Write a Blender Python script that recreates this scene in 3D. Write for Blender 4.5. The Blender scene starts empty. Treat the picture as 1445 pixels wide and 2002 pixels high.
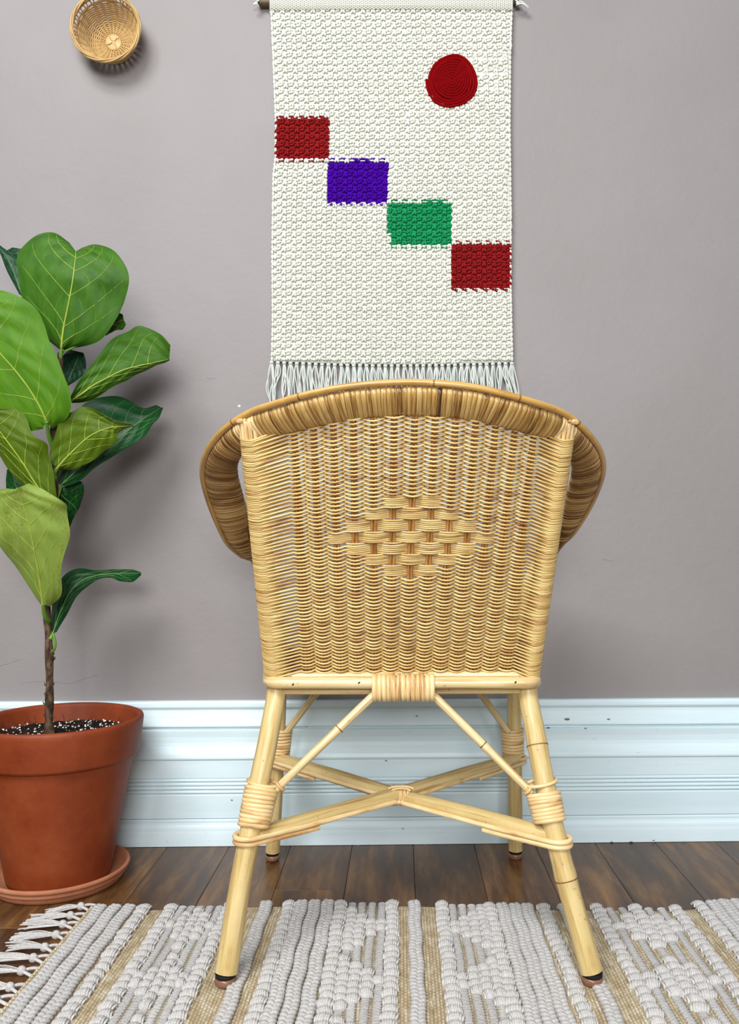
import bpy, math, random
import numpy as np
from mathutils import Matrix, Vector

random.seed(7)
rng = np.random.default_rng(7)
scene = bpy.context.scene
COL = scene.collection

# ------------------------------------------------------------------ camera
F_PX, CX, CY, CAM_H = 1600.0, 783.0, 1071.0, 0.66
cam_data = bpy.data.cameras.new('camera')
cam_data.sensor_fit = 'VERTICAL'
cam_data.sensor_height = 36.0
cam_data.lens = F_PX / 2002.0 * 36.0
cam_data.shift_x = (722.5 - CX) / 2002.0
cam_data.shift_y = (CY - 1001.0) / 2002.0
cam_data.clip_start = 0.05
cam = bpy.data.objects.new('camera', cam_data)
COL.objects.link(cam)
cam.location = (0, 0, CAM_H)
cam.rotation_euler = (math.radians(90), 0, 0)
scene.camera = cam

# ------------------------------------------------------------------ light
world = bpy.data.worlds.new('room_light')
scene.world = world
world.use_nodes = True
wn = world.node_tree.nodes['Background']
wn.inputs['Color'].default_value = (0.93, 0.965, 1.0, 1)
wn.inputs['Strength'].default_value = 0.24


def area_light(name, loc, target, sx, sy, power, color):
    ld = bpy.data.lights.new(name, 'AREA')
    ld.shape = 'RECTANGLE'
    ld.size, ld.size_y = sx, sy
    ld.energy = power
    ld.color = color
    o = bpy.data.objects.new(name, ld)
    COL.objects.link(o)
    o.location = loc
    d = Vector(target) - Vector(loc)
    o.rotation_euler = d.to_track_quat('-Z', 'Y').to_euler()
    return o


area_light('window_light', (-1.00, -0.85, 2.95), (0.10, 1.8, 0.70), 1.5, 1.3, 112, (0.96, 0.985, 1.0))
area_light('second_window_light', (0.10, -1.9, 1.50), (0.05, 1.8, 0.75), 1.2, 0.9, 74, (0.97, 0.985, 1.0))

scene.view_settings.view_transform = 'Standard'
scene.view_settings.look = 'None'
scene.view_settings.gamma = 1.0
scene.view_settings.use_curve_mapping = False
scene.view_settings.exposure = 0.05


# ------------------------------------------------------------------ geometry helpers
def P(px, py, d):
    """a place at depth d in the room, given as seen from the doorway eye point"""
    return np.array([(px - CX) / F_PX * d, d, CAM_H - (py - CY) / F_PX * d])


WALL_C, WALL_M = 1.851, 0.0275       # the back wall: y = C + M x
WT = np.array([1.0, WALL_M, 0.0]); WT /= np.linalg.norm(WT)      # along the wall
WN = np.array([WALL_M, -1.0, 0.0]); WN /= np.linalg.norm(WN)     # out of the wall, into the room
WUP = np.array([0, 0, 1.0])


def PW(px, py, off=0.0):
    """point on a plane parallel to the back wall, off metres in front of it"""
    c = WALL_C - off
    rx = (px - CX) / F_PX
    d = c / (1 - WALL_M * rx)
    return P(px, py, d)


def crom(ctrl, n):
    """Catmull-Rom through control rows -> n samples"""
    c = np.asarray(ctrl, float)
    m = len(c)
    e = np.vstack([2 * c[0] - c[1], c, 2 * c[-1] - c[-2]])
    out = np.empty((n, c.shape[1]))
    for q, t in enumerate(np.linspace(0, m - 1, n)):
        i = min(int(t), m - 2); f = t - i
        p0, p1, p2, p3 = e[i], e[i + 1], e[i + 2], e[i + 3]
        out[q] = 0.5 * ((2 * p1) + (-p0 + p2) * f + (2 * p0 - 5 * p1 + 4 * p2 - p3) * f * f
                        + (-p0 + 3 * p1 - 3 * p2 + p3) * f ** 3)
    return out


def nrm(a):
    a = np.asarray(a, float)
    return a / np.maximum(np.linalg.norm(a, axis=-1, keepdims=True), 1e-12)


class MB:
    """collects quads and triangles; every vertex has tc = (length along, angle, tint)"""
    def __init__(self):
        self.v, self.q, self.t, self.tc, self.qm, self.tm = [], [], [], [], [], []
        self.n = 0

    def add(self, v, q=None, t=None, tc=None, mat=0):
        v = np.asarray(v, float)
        if q is not None and len(q):
            self.q.append(np.asarray(q, np.int64) + self.n); self.qm.append(np.full(len(q), mat))
        if t is not None and len(t):
            self.t.append(np.asarray(t, np.int64) + self.n); self.tm.append(np.full(len(t), mat))
        self.v.append(v)
        self.tc.append(np.zeros((len(v), 3)) if tc is None else np.asarray(tc, float))
        self.n += len(v)
        return self

    def grid(self, V, closed_u=False, closed_v=False, tint=0.0, mat=0, tc=None):
        """V: (nu, nv, 3)"""
        nu, nv = V.shape[:2]
        idx = np.arange(nu * nv).reshape(nu, nv)
        a = idx
        if closed_u: a = np.vstack([a, a[:1]])
        if closed_v: a = np.hstack([a, a[:, :1]])
        q = np.stack([a[:-1, :-1], a[1:, :-1], a[1:, 1:], a[:-1, 1:]], -1).reshape(-1, 4)
        if tc is None:
            tc = np.zeros((nu, nv, 3))
            L = np.concatenate([[0], np.cumsum(np.linalg.norm(np.diff(V[:, 0], axis=0), axis=1))])
            tc[..., 0] = L[:, None]
            tc[..., 1] = np.linspace(0, 1, nv)[None]
            tc[..., 2] = tint
        self.add(V.reshape(-1, 3), q, tc=tc.reshape(-1, 3), mat=mat)
        return self

    def tube(self, pts, r, n=8, closed=False, caps=True, tint=0.0, up=None, flat=1.0, mat=0, l0=0.0):
        p = np.asarray(pts, float)
        N = len(p)
        if closed:
            tg = nrm(np.roll(p, -1, 0) - np.roll(p, 1, 0))
        else:
            tg = nrm(np.gradient(p, axis=0))
        if up is None:
            worst = np.abs(tg).max(0)
            up = np.eye(3)[int(np.argmin(worst))]
        up = np.asarray(up, float)
        b = nrm(np.cross(tg, up)); u = np.cross(b, tg)
        r = np.broadcast_to(np.asarray(r, float), (N,))
        an = np.linspace(0, 2 * math.pi, n, endpoint=False)
        V = p[:, None] + r[:, None, None] * (np.cos(an)[None, :, None] * b[:, None] + flat * np.sin(an)[None, :, None] * u[:, None])
        L = np.concatenate([[0], np.cumsum(np.linalg.norm(np.diff(p, axis=0), axis=1))]) + l0
        tc = np.zeros((N, n, 3)); tc[..., 0] = L[:, None]
        tc[..., 1] = (np.abs(np.linspace(-1, 1, n)))[None]; tc[..., 2] = tint
        base = self.n
        self.grid(V, closed_u=closed, closed_v=True, tc=tc, mat=mat)
        if caps and not closed:
            for end, row in ((0, 0), (1, N - 1)):
                c = p[row] + (tg[row] * r[row] * 0.35 * (1 if end else -1))
                ring = np.arange(n) + row * n
                vi = np.vstack([V[row], c[None]])
                k = np.arange(n)
                tri = np.stack([k, (k + 1) % n, np.full(n, n)], -1)
                if not end: tri = tri[:, ::-1]
                self.add(vi, t=tri, tc=np.vstack([tc[row], tc[row][:1]]), mat=mat)
        return self

    def blob(self, c, ax, ay, az, nu=8, nv=5, tint=0.0, mat=0):
        """ellipsoid with half-axis vectors"""
        c = np.asarray(c, float)
        th = np.linspace(0, 2 * math.pi, nu, endpoint=False)
        ph = np.linspace(-math.pi / 2, math.pi / 2, nv + 1)[1:-1]
        ring = (np.cos(ph)[:, None, None] * (np.cos(th)[None, :, None] * np.asarray(ax) + np.sin(th)[None, :, None] * np.asarray(ay))
                + np.sin(ph)[:, None, None] * np.asarray(az)) + c
        m = len(ph)
        V = np.vstack([ring.reshape(-1, 3), (c - az)[None], (c + az)[None]])
        idx = np.arange(m * nu).reshape(m, nu); a = np.hstack([idx, idx[:, :1]])
        q = np.stack([a[:-1, :-1], a[:-1, 1:], a[1:, 1:], a[1:, :-1]], -1).reshape(-1, 4)
        k = np.arange(nu); kn = (k + 1) % nu
        t = np.vstack([np.stack([kn, k, np.full(nu, m * nu)], -1), np.stack([(m - 1) * nu + k, (m - 1) * nu + kn, np.full(nu, m * nu + 1)], -1)])
        tc = np.zeros((len(V), 3)); tc[:, 2] = tint
        tc[:-2, 0] = np.repeat(np.linspace(0, 1, m), nu); tc[:-2, 1] = np.tile(np.abs(np.linspace(-1, 1, nu)), m)
        self.add(V, q, t, tc, mat)
        return self

    def lathe(self, prof, n=64, c=(0, 0, 0), tint=0.0, closed=True, mat=0):
        """prof: (r, z) rows, turned about z through c"""
        pr = np.asarray(prof, float)
        an = np.linspace(0, 2 * math.pi, n, endpoint=False)
        V = np.stack([pr[:, None, 0] * np.cos(an), pr[:, None, 0] * np.sin(an), np.repeat(pr[:, 1:2], n, 1)], -1) + np.asarray(c)
        self.grid(V[:, ::-1], closed_v=True, tint=tint, mat=mat)
        return self

    def box(self, lo, hi, tint=0.0, mat=0):
        x0, y0, z0 = lo; x1, y1, z1 = hi
        v = [(x0, y0, z0), (x1, y0, z0), (x1, y1, z0), (x0, y1, z0), (x0, y0, z1), (x1, y0, z1), (x1, y1, z1), (x0, y1, z1)]
        q = [(3, 2, 1, 0), (4, 5, 6, 7), (0, 1, 5, 4), (1, 2, 6, 5), (2, 3, 7, 6), (3, 0, 4, 7)]
        tc = np.zeros((8, 3)); tc[:, 2] = tint
        self.add(v, q, tc=tc, mat=mat)
        return self

    def mesh(self, name, mats, smooth=True):
        me = bpy.data.meshes.new(name)
        V = np.vstack(self.v)
        Q = np.vstack(self.q) if self.q else np.zeros((0, 4), np.int64)
        T = np.vstack(self.t) if self.t else np.zeros((0, 3), np.int64)
        me.vertices.add(len(V)); me.vertices.foreach_set('co', V.ravel())
        nl = Q.size + T.size
        me.loops.add(nl)
        me.loops.foreach_set('vertex_index', np.concatenate([Q.ravel(), T.ravel()]).astype(np.int32))
        me.polygons.add(len(Q) + len(T))
        st = np.concatenate([np.arange(len(Q)) * 4, Q.size + np.arange(len(T)) * 3]).astype(np.int32)
        me.polygons.foreach_set('loop_start', st)
        mi = np.concatenate(self.qm + self.tm) if (self.qm or self.tm) else np.zeros(0)
        me.polygons.foreach_set('material_index', mi.astype(np.int32))
        me.polygons.foreach_set('use_smooth', np.full(len(Q) + len(T), smooth))
        for m in (mats if isinstance(mats, (list, tuple)) else [mats]):
            me.materials.append(m)
        at = me.attributes.new('tc', 'FLOAT_VECTOR', 'POINT')
        at.data.foreach_set('vector', np.vstack(self.tc).ravel())
        me.update(calc_edges=True)
        me.validate()
        return me

    def build(self, name, mats, parent=None, smooth=True, **props):
        return link(name, self.mesh(name, mats, smooth), parent, **props)


def link(name, me, parent=None, loc=None, **props):
    o = bpy.data.objects.new(name, me)
    COL.objects.link(o)
    if loc is not None: o.location = loc
    if parent is not None:
        o.parent = parent
        if parent.parent is None:
            o.matrix_parent_inverse = Matrix.Translation(-Vector(parent.location))
    for k, v in props.items(): o[k] = v
    return o


def thing(name, loc, label, category):
    o = bpy.data.objects.new(name, None)
    COL.objects.link(o)
    o.location = loc
    o.empty_display_size = 0.05
    o['label'] = label; o['category'] = category
    return o


# ------------------------------------------------------------------ materials
def srgb(c):
    c = [x / 255.0 for x in c]
    return tuple((x / 12.92 if x <= 0.04045 else ((x + 0.055) / 1.055) ** 2.4) for x in c) + (1.0,)


class NT:
    def __init__(self, name):
        self.m = bpy.data.materials.new(name); self.m.use_nodes = True
        self.nt = self.m.node_tree
        self.b = self.nt.nodes['Principled BSDF']

    def n(self, kind, **kw):
        nd = self.nt.nodes.new(kind)
        for k, v in kw.items():
            if k.startswith('i_'):
                nd.inputs[k[2:].replace('_', ' ')].default_value = v
            else:
                setattr(nd, k, v)
        return nd

    def l(self, a, b): self.nt.links.new(a, b)

    def vec(self, src, scale, mult=None):
        """src: 'tc' attribute, 'Object' or 'Generated' coordinates, scaled"""
        if src == 'tc':
            o = self.n('ShaderNodeAttribute', attribute_name='tc').outputs['Vector']
        else:
            o = self.n('ShaderNodeTexCoord').outputs[src]
        mp = self.n('ShaderNodeMapping'); self.l(o, mp.inputs['Vector'])
        mp.inputs['Scale'].default_value = scale
        return mp.outputs['Vector']

    def noise(self, vec, scale=1.0, detail=3.0, rough=0.5):
        nd = self.n('ShaderNodeTexNoise'); self.l(vec, nd.inputs['Vector'])
        nd.inputs['Scale'].default_value = scale; nd.inputs['Detail'].default_value = detail; nd.inputs['Roughness'].default_value = rough
        return nd.outputs['Fac']

    def ramp(self, fac, stops):
        nd = self.n('ShaderNodeValToRGB'); self.l(fac, nd.inputs['Fac'])
        e = nd.color_ramp.elements
        while len(e) < len(stops): e.new(0.5)
        for el, (p, c) in zip(e, stops): el.position = p; el.color = c
        return nd.outputs['Color']

    def mix(self, fac, a, b, mode='MIX'):
        nd = self.n('ShaderNodeMix', data_type='RGBA', blend_type=mode)
        for s, v in (('Factor', fac), ('A', a), ('B', b)):
            i = [x for x in nd.inputs if x.name == s and (x.type == 'RGBA' or s == 'Factor')][0]
            if isinstance(v, (int, float)): i.default_value = v
            elif isinstance(v, tuple): i.default_value = v
            else: self.l(v, i)
        return [x for x in nd.outputs if x.type == 'RGBA'][0]

    def math(self, op, a, b=0.0, clamp=False):
        nd = self.n('ShaderNodeMath', operation=op, use_clamp=clamp)
        for i, v in enumerate((a, b)):
            if isinstance(v, (int, float)): nd.inputs[i].default_value = v
            else: self.l(v, nd.inputs[i])
        return nd.outputs[0]

    def bump(self, h, strength, dist):
        nd = self.n('ShaderNodeBump'); self.l(h, nd.inputs['Height'])
        nd.inputs['Strength'].default_value = strength; nd.inputs['Distance'].default_value = dist
        self.l(nd.outputs['Normal'], self.b.inputs['Normal'])

    def done(self, color, rough=0.5, spec=0.5, sheen=0.0):
        if isinstance(color, tuple): self.b.inputs['Base Color'].default_value = color
        else: self.l(color, self.b.inputs['Base Color'])
        if isinstance(rough, (int, float)): self.b.inputs['Roughness'].default_value = rough
        else: self.l(rough, self.b.inputs['Roughness'])
        self.b.inputs['Specular IOR Level'].default_value = spec
        if sheen: self.b.inputs['Sheen Weight'].default_value = sheen
        return self.m


def rattan(name, light, mid, dark, rough=0.38, spec=0.5, streak=(26, 3, 41), objrand=0.0, patch=0.62, spots=0.0):
    k = NT(name)
    v = k.vec('tc', streak)
    f = k.noise(v, 1.0, 4, 0.6)
    if objrand:
        r = k.n('ShaderNodeObjectInfo').outputs['Random']
        f = k.math('ADD', f, k.math('MULTIPLY', k.math('SUBTRACT', r, 0.5), objrand))
    c = k.ramp(f, [(0.30, srgb(dark)), (0.47, srgb(mid)), (0.66, srgb(light))])
    p = k.noise(k.vec('Object', (14, 14, 14)), 1.0, 3, 0.6)
    c = k.mix(k.ramp(p, [(patch, (0, 0, 0, 1)), (patch + 0.13, (0.5, 0.5, 0.5, 1))]), c, srgb(dark))
    if spots:
        s = k.noise(k.vec('Object', (160, 160, 160)), 1.0, 2, 0.5)
        c = k.mix(k.ramp(s, [(0.68, (0, 0, 0, 1)), (0.76, (spots,) * 3 + (1,))]), c, srgb((96, 68, 38)))
    fine = k.noise(k.vec('tc', (40, 26, 60)), 1.0, 2)
    k.bump(fine, 0.25, 0.0006)
    return k.done(c, rough, spec)


def plain(name, color, rough=0.5, spec=0.4, var=0.12, scale=60, bump=0.0, bscale=400, bdist=0.0005, sheen=0.0):
    k = NT(name)
    f = k.noise(k.vec('Object', (1, 1, 1)), scale, 3)
    lo = srgb([max(0, x * (1 - var)) for x in color]); hi = srgb([min(255, x * (1 + var)) for x in color])
    c = k.ramp(f, [(0.35, lo), (0.65, hi)])
    if bump:
        k.bump(k.noise(k.vec('Object', (1, 1, 1)), bscale, 2), bump, bdist)
    return k.done(c, rough, spec, sheen)


def yarn(name, color, var=0.10):
    k = NT(name)
    f = k.noise(k.vec('tc', (1, 1, 90)), 1.0, 1)
    lo = srgb([x * (1 - var) for x in color]); hi = srgb([min(255, x * (1 + var * 0.5)) for x in color])
    c = k.ramp(f, [(0.35, lo), (0.65, hi)])
    k.bump(k.noise(k.vec('Object', (1, 1, 1)), 1400, 2), 0.35, 0.0006)
    return k.done(c, 0.95, 0.06, 0.0)


# wall paint
k = NT('wall_paint')
f1 = k.noise(k.vec('Object', (1, 1, 1)), 2.2, 4, 0.6)
c = k.ramp(f1, [(0.3, srgb((144, 137, 136))), (0.7, srgb((151, 145, 144)))])
spk = k.noise(k.vec('Object', (1, 1, 1)), 120, 2)
c = k.mix(k.ramp(spk, [(0.76, (0, 0, 0, 1)), (0.80, (0.35, 0.35, 0.35, 1))]), c, srgb((166, 160, 159)))
k.bump(k.noise(k.vec('Object', (1, 1, 1)), 38, 6, 0.65), 0.30, 0.004)
M_WALL = k.done(c, 0.55, 0.25)

# baseboard paint, slightly chipped
k = NT('baseboard_paint')
f1 = k.noise(k.vec('Object', (2, 30, 18)), 1.0, 5, 0.6)
c = k.ramp(f1, [(0.3, srgb((216, 237, 243))), (0.7, srgb((230, 246, 250)))])
sc_ = k.noise(k.vec('Object', (24, 60, 90)), 1.0, 4, 0.7)
c = k.mix(k.ramp(sc_, [(0.68, (0, 0, 0, 1)), (0.73, (0.55, 0.55, 0.55, 1))]), c, srgb((168, 166, 158)))
k.bump(k.noise(k.vec('Object', (6, 60, 60)), 1.0, 4), 0.25, 0.002)
M_BASE = k.done(c, 0.38, 0.4)
M_CHIP = plain('bare_wood_chip', (132, 122, 110), 0.8)

# floor planks
k = NT('walnut_plank')
oi = k.n('ShaderNodeObjectInfo').outputs['Random']
tco = k.n('ShaderNodeTexCoord').outputs['Object']
cmb = k.n('ShaderNodeCombineXYZ'); k.l(k.math('MULTIPLY', oi, 13.0), cmb.inputs[0]); k.l(k.math('MULTIPLY', oi, 41.0), cmb.inputs[1])
va = k.n('ShaderNodeVectorMath', operation='ADD'); k.l(tco, va.inputs[0]); k.l(cmb.outputs[0], va.inputs[1])
mp = k.n('ShaderNodeMapping'); k.l(va.outputs[0], mp.inputs['Vector']); mp.inputs['Scale'].default_value = (34, 4.2, 34)
g1 = k.noise(mp.outputs['Vector'], 1.0, 7, 0.68)
mp2 = k.n('ShaderNodeMapping'); k.l(va.outputs[0], mp2.inputs['Vector']); mp2.inputs['Scale'].default_value = (9, 3.0, 9)
g2 = k.noise(mp2.outputs['Vector'], 1.0, 4, 0.6)
c = k.ramp(g1, [(0.30, srgb((54, 33, 18))), (0.48, srgb((104, 69, 38))), (0.66, srgb((150, 108, 62)))])
c = k.mix(k.ramp(g2, [(0.35, (0.62, 0.62, 0.62, 1)), (0.65, (0, 0, 0, 1))]), c, srgb((62, 40, 25)))
br = k.math('ADD', k.math('MULTIPLY', oi, 0.45), 0.72)
cc = k.n('ShaderNodeCombineColor')
for i in range(3): k.l(br, cc.inputs[i])
c = k.mix(1.0, c, cc.outputs[0], 'MULTIPLY')
mp3 = k.n('ShaderNodeMapping'); k.l(va.outputs[0], mp3.inputs['Vector']); mp3.inputs['Scale'].default_value = (150, 14, 150)
k.bump(k.noise(mp3.outputs['Vector'], 1.0, 3), 0.18, 0.0012)
M_PLANK = k.done(c, k.math('ADD', k.math('MULTIPLY', g1, 0.22), 0.20), 0.30)
M_GAP = plain('dark_joint', (30, 21, 15), 0.9)

M_WEAVE = rattan('pale_cane', (234, 208, 142), (213, 179, 110), (150, 96, 50), 0.40, streak=(16, 1.2, 53), patch=0.64)
M_STAKE = rattan('stake_cane', (204, 152, 82), (176, 120, 56), (128, 80, 36), 0.45)
M_WRAP = rattan('honey_cane', (206, 172, 106), (176, 134, 70), (106, 68, 30), 0.28, 0.6, streak=(30, 2.4, 41), objrand=0.26, patch=0.60)
M_SCORCH = rattan('scorched_cane', (150, 108, 60), (84, 58, 32), (30, 22, 14), 0.3, 0.6, streak=(34, 1, 41), patch=0.50)
M_WRAPSIDE = rattan('honey_strand', (196, 160, 100), (162, 122, 68), (102, 66, 32), 0.34, 0.5, streak=(22, 1.5, 41), objrand=0.34, patch=0.60)
M_WRAPLIGHT = rattan('light_binding', (240, 214, 162), (228, 194, 136), (186, 138, 84), 0.34, 0.55, streak=(20, 1.5, 41), objrand=0.14, patch=0.66)
M_POLE = rattan('rattan_pole', (220, 197, 142), (206, 179, 118), (172, 135, 80), 0.36, 0.5, streak=(7, 7, 41), patch=0.68, spots=0.6)
M_RAIL = rattan('rattan_rail', (232, 212, 163), (219, 193, 140), (186, 149, 93), 0.30, 0.55, streak=(8, 5, 41), patch=0.68, spots=0.5)
M_TRIM = rattan('rattan_trim', (214, 178, 108), (196, 152, 80), (146, 100, 46), 0.30, 0.55, streak=(9, 4, 41), patch=0.60)
M_NODE = plain('rattan_node', (128, 88, 46), 0.5)
M_SEAT = rattan('shade_toned_cane', (120, 84, 46), (96, 64, 34), (66, 42, 22), 0.5, streak=(16, 1.2, 53), patch=0.64)  # seat and side cane coloured dark to stand in for shade inside the chair
M_CORE = plain('dark_core', (52, 34, 18), 0.9)
M_GLIDE = plain('brown_glide', (132, 92, 70), 0.25, 0.5, 0.06)
M_BLACK = plain('black_gap', (14, 12, 11), 0.8)

# ------------------------------------------------------------------ room shell
def rot_about_wall(u, w, z):
    """wall coordinates: u along the wall from the point in front of the camera, w out of it, z up"""
    return np.array([0, WALL_C, 0.0]) + u * WT + w * WN + z * WUP


m = MB()
us = np.linspace(-2.2, 2.2, 12); zs = np.linspace(0, 2.7, 8)
V = np.array([[rot_about_wall(u, 0, z) for z in zs] for u in us])
m.grid(V)
Vb = np.array([[rot_about_wall(u, -0.1, z) for z in zs] for u in us])[::-1]
m.grid(Vb)
for a, b in ((V[0], Vb[-1]), (Vb[0], V[-1]), (V[:, -1], Vb[::-1, -1]), (Vb[::-1, 0], V[:, 0])):
    m.grid(np.stack([a, b], 0))
wall = m.build('wall_back', M_WALL, kind='structure', label='mauve grey painted plaster wall behind the chair')
# hairline cracks in the plaster
M_CRACK = plain('crack_line', (138, 128, 128), 0.9)
for pts in ([(40, 1337), (62, 1333), (95, 1332), (125, 1336), (140, 1337), (165, 1327), (190, 1320)],
            [(1178, 1093), (1190, 1096), (1201, 1097)], [(0, 1302), (18, 1297), (40, 1289)],
            [(404, 738), (412, 741), (421, 739)]):
    m = MB(); m.tube([PW(x, y, 0.0002) for x, y in pts], 0.0003, 4, up=(0, 1, 0.01))
    m.build('hairline_crack', M_CRACK, wall)
m = MB(); m.blob(PW(468, 794, 0.0), WT * 0.004, WUP * 0.003, WN * 0.001, 8, 4)
m.build('paint_chip', plain('pale_chip', (226, 222, 222), 0.8), wall)

# baseboard: mouldings stacked from the top down, (z, out-from-wall)
prof = {
    'cap_moulding': [(.318, 0), (.3185, .010), (.317, .0155), (.313, .0175), (.306, .018), (.3025, .0165), (.300, .0135), (.297, .0130),
                     (.292, .0135), (.280, .0165), (.270, .0195), (.265, .0210), (.2625, .0210), (.261, .0195), (.2595, .0140), (.2595, 0)],
    'upper_fascia': [(.2598, 0), (.2598, .0125), (.256, .0125), (.2545, .0165), (.2535, .0180), (.250, .0178), (.238, .0160), (.226, .0160),
                     (.218, .0175), (.210, .0215), (.202, .0255), (.195, .0275), (.1915, .0272), (.190, .0255), (.188, .0240), (.180, .0236), (.149, .0236), (.149, 0)],
    'reeded_band': [(.149, 0), (.149, .0215)],
    'lower_fascia': [(.1135, 0), (.1135, .0225), (.110, .0235), (.075, .0236), (.060, .0240), (.0585, 0)],
    'plinth': [(.0585, 0), (.0585, .0240), (.0565, .0258), (.0535, .0262), (.051, .0258), (.047, .0268), (.042, .0292), (.038, .0300), (.034, .0302),
               (.028, .0310), (.010, .0318), (0.0008, .0320), (0.0008, 0)],
}
rb = prof['reeded_band']
for i in range(4):
    zt = .148 - i * .0087
    for a in np.linspace(0, math.pi, 9):
        rb.append((zt - .0042 + .0042 * math.cos(a), .0205 + .0048 * math.sin(a)))
rb += [(.1135, .0205), (.1135, 0)]
base_root = None
us = np.linspace(-2.15, 2.15, 30)
for nm in ('plinth', 'lower_fascia', 'reeded_band', 'upper_fascia', 'cap_moulding'):
    V = np.array([[rot_about_wall(u, w + 0.0004, z) for (z, w) in prof[nm]] for u in us])
    m = MB(); m.grid(V[:, ::-1])
    if base_root is None:
        base_root = m.build('baseboard_back', M_BASE, smooth=False, kind='structure', label='tall white painted baseboard with stacked mouldings')
    else:
        m.build(nm, M_BASE, base_root, smooth=False)
for px, py, off, s in ((1109, 1406, .022, 1.0), (1190, 1406, .022, .6), (1145, 1424, .020, .5), (1072, 1423, .020, .7), (755, 1487, .026, .5), (815, 1400, .020, .5),
                       (1196, 1646, .034, .5), (1234, 1646, .034, .6), (1278, 1643, .033, .5), (1335, 1646, .034, .5), (453, 1564, .026, .4),
                       (600, 1420, .020, .6), (830, 1652, .034, .5), (700, 1653, .034, .6), (560, 1654, .034, .5), (788, 1620, .034, .4)):
    m = MB(); m.blob(PW(px, py, off), WT * 0.0065 * s, WUP * 0.0026 * s, WN * 0.0009, 7, 4)
    m.build('paint_chip', M_CHIP, base_root)

# floor: boards running towards the wall
m = MB(); m.box((-2.2, -1.2, -0.05), (2.2, 1.90, -0.0035))
floor = m.build('floor', M_GAP, smooth=False, kind='structure', label='dark walnut brown plank floor')
PWID = 0.1355
X0 = 0.0283


def plank_mesh(L):
    w = PWID / 2 - 0.0004; b = 0.0007; h = 0.012
    m = MB(); l2 = L / 2 - 0.0004
    lo = [(-w, -l2, -h), (w, -l2, -h), (w, l2, -h), (-w, l2, -h)]
    mi = [(-w, -l2, -b), (w, -l2, -b), (w, l2, -b), (-w, l2, -b)]
    hi = [(-w + b, -l2 + b, 0), (w - b, -l2 + b, 0), (w - b, l2 - b, 0), (-w + b, l2 - b, 0)]
    q = []
    for s in (0, 4):
        for i in range(4):
            j = (i + 1) % 4
            q.append((s + i, s + j, s + 4 + j, s + 4 + i))
    q.append((8, 9, 10, 11))
    m.add(lo + mi + hi, q)
    return m.mesh('plank', M_PLANK, False)


PLM = {}
for ci in range(-12, 12):
    xc = X0 + (ci + 0.5) * PWID
    ends = []
    y = 1.578 if ci == -2 else 1.83 - random.uniform(0.12, 0.85)
    cuts = [1.86]
    if y < 1.80: cuts.append(round(y, 3))
    while cuts[-1] > -1.1:
        cuts.append(round(cuts[-1] - random.choice((0.62, 0.84, 1.02)), 3))
    for a, b in zip(cuts[:-1], cuts[1:]):
        L = round(a - b, 3)
        if L not in PLM: PLM[L] = plank_mesh(L)
        o = link('plank', PLM[L], floor, loc=(xc, (a + b) / 2, 0))

# ------------------------------------------------------------------ wicker armchair
chair = thing('wicker_armchair', (0.0, 1.48, 0.0), 'honey coloured wicker armchair seen from behind, with a woven diamond in its back', 'armchair')
LB, RB = P(541, 1328, 1.345), P(1031, 1325, 1.345)
LT, RT = P(494, 848, 1.225), P(1098, 848, 1.225)


def S(s, t):
    b = (LB + (RB - LB) * s) * (1 - t) + (LT + (RT - LT) * s) * t
    h = 1 - (2 * s - 1) ** 2
    return b + np.array([0, -0.052 * t * h, 0.020 * t * t * h])


E_S = nrm(RB - LB)
E_T = nrm((LT + RT) / 2 - (LB + RB) / 2)
E_N = nrm(np.cross(E_T, E_S)); E_N = E_N if E_N[1] < 0 else -E_N


def post_pt(side, t):
    return S(0.0 if side < 0 else 1.0, t)


# legs: back pair runs on upwards as the posts of the back
def limb(name, pts, r, nodes, mat=M_POLE, parent=chair, n=16, N=60, tint=0.3):
    c = crom(pts, N)
    L = np.linspace(0, 1, N)
    rr = np.full(N, r) if np.isscalar(r) else np.interp(L, np.linspace(0, 1, len(r)), r)
    for q in nodes:
        rr = rr + 0.0011 * np.exp(-((L - q) / 0.012) ** 2)
    m = MB(); m.tube(c, rr, n, tint=tint)
    o = m.build(name, mat, parent)
    for q in nodes:
        i = int(q * (N - 1)); i = min(max(i, 1), N - 2)
        a, b = c[i], c[i + 1]
        ax = nrm(b - a)
        m2 = MB(); m2.tube([a - ax * 0.0009, a, a + ax * 0.0009], rr[i] + 0.0003, n, caps=False)
        m2.build('node_ring', M_NODE, o)
    return o, c


def at_floor(px, d, z):
    return np.array([(px - CX) / F_PX * d, d, z])


legLpts = [at_floor(442.5, 1.2265, 0.0240), P(468, 1740, 1.247), P(489, 1628, 1.266), P(508, 1525, 1.288), P(527, 1430, 1.318), LB, post_pt(-1, 0.35), post_pt(-1, 0.7), post_pt(-1, 1.0), P(497, 818, 1.213)]
legRpts = [at_floor(1156.5, 1.229, 0.0240), P(1113, 1740, 1.248), P(1084, 1625, 1.266), P(1064, 1525, 1.288), P(1046, 1430, 1.318), RB, post_pt(1, 0.35), post_pt(1, 0.7), post_pt(1, 1.0), P(1095, 818, 1.213)]
rL = [.0172, .0168, .0165, .0163, .0162, .0160, .015, .0145, .014, .013]
leg_rl, cL = limb('leg', legLpts, rL, (), N=110)
leg_rr, cR = limb('leg', legRpts, rL, (0.135, 0.415), N=110)
FRX = ((533, 1.728), (1008, 1.738))
fl_pts = [at_floor(533, 1.728, 0.0185), at_floor(541, 1.72, 0.20), np.array([-.2520, 1.712, .43]), np.array([-.262, 1.705, .55]), np.array([-.275, 1.69, .625])]
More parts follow.
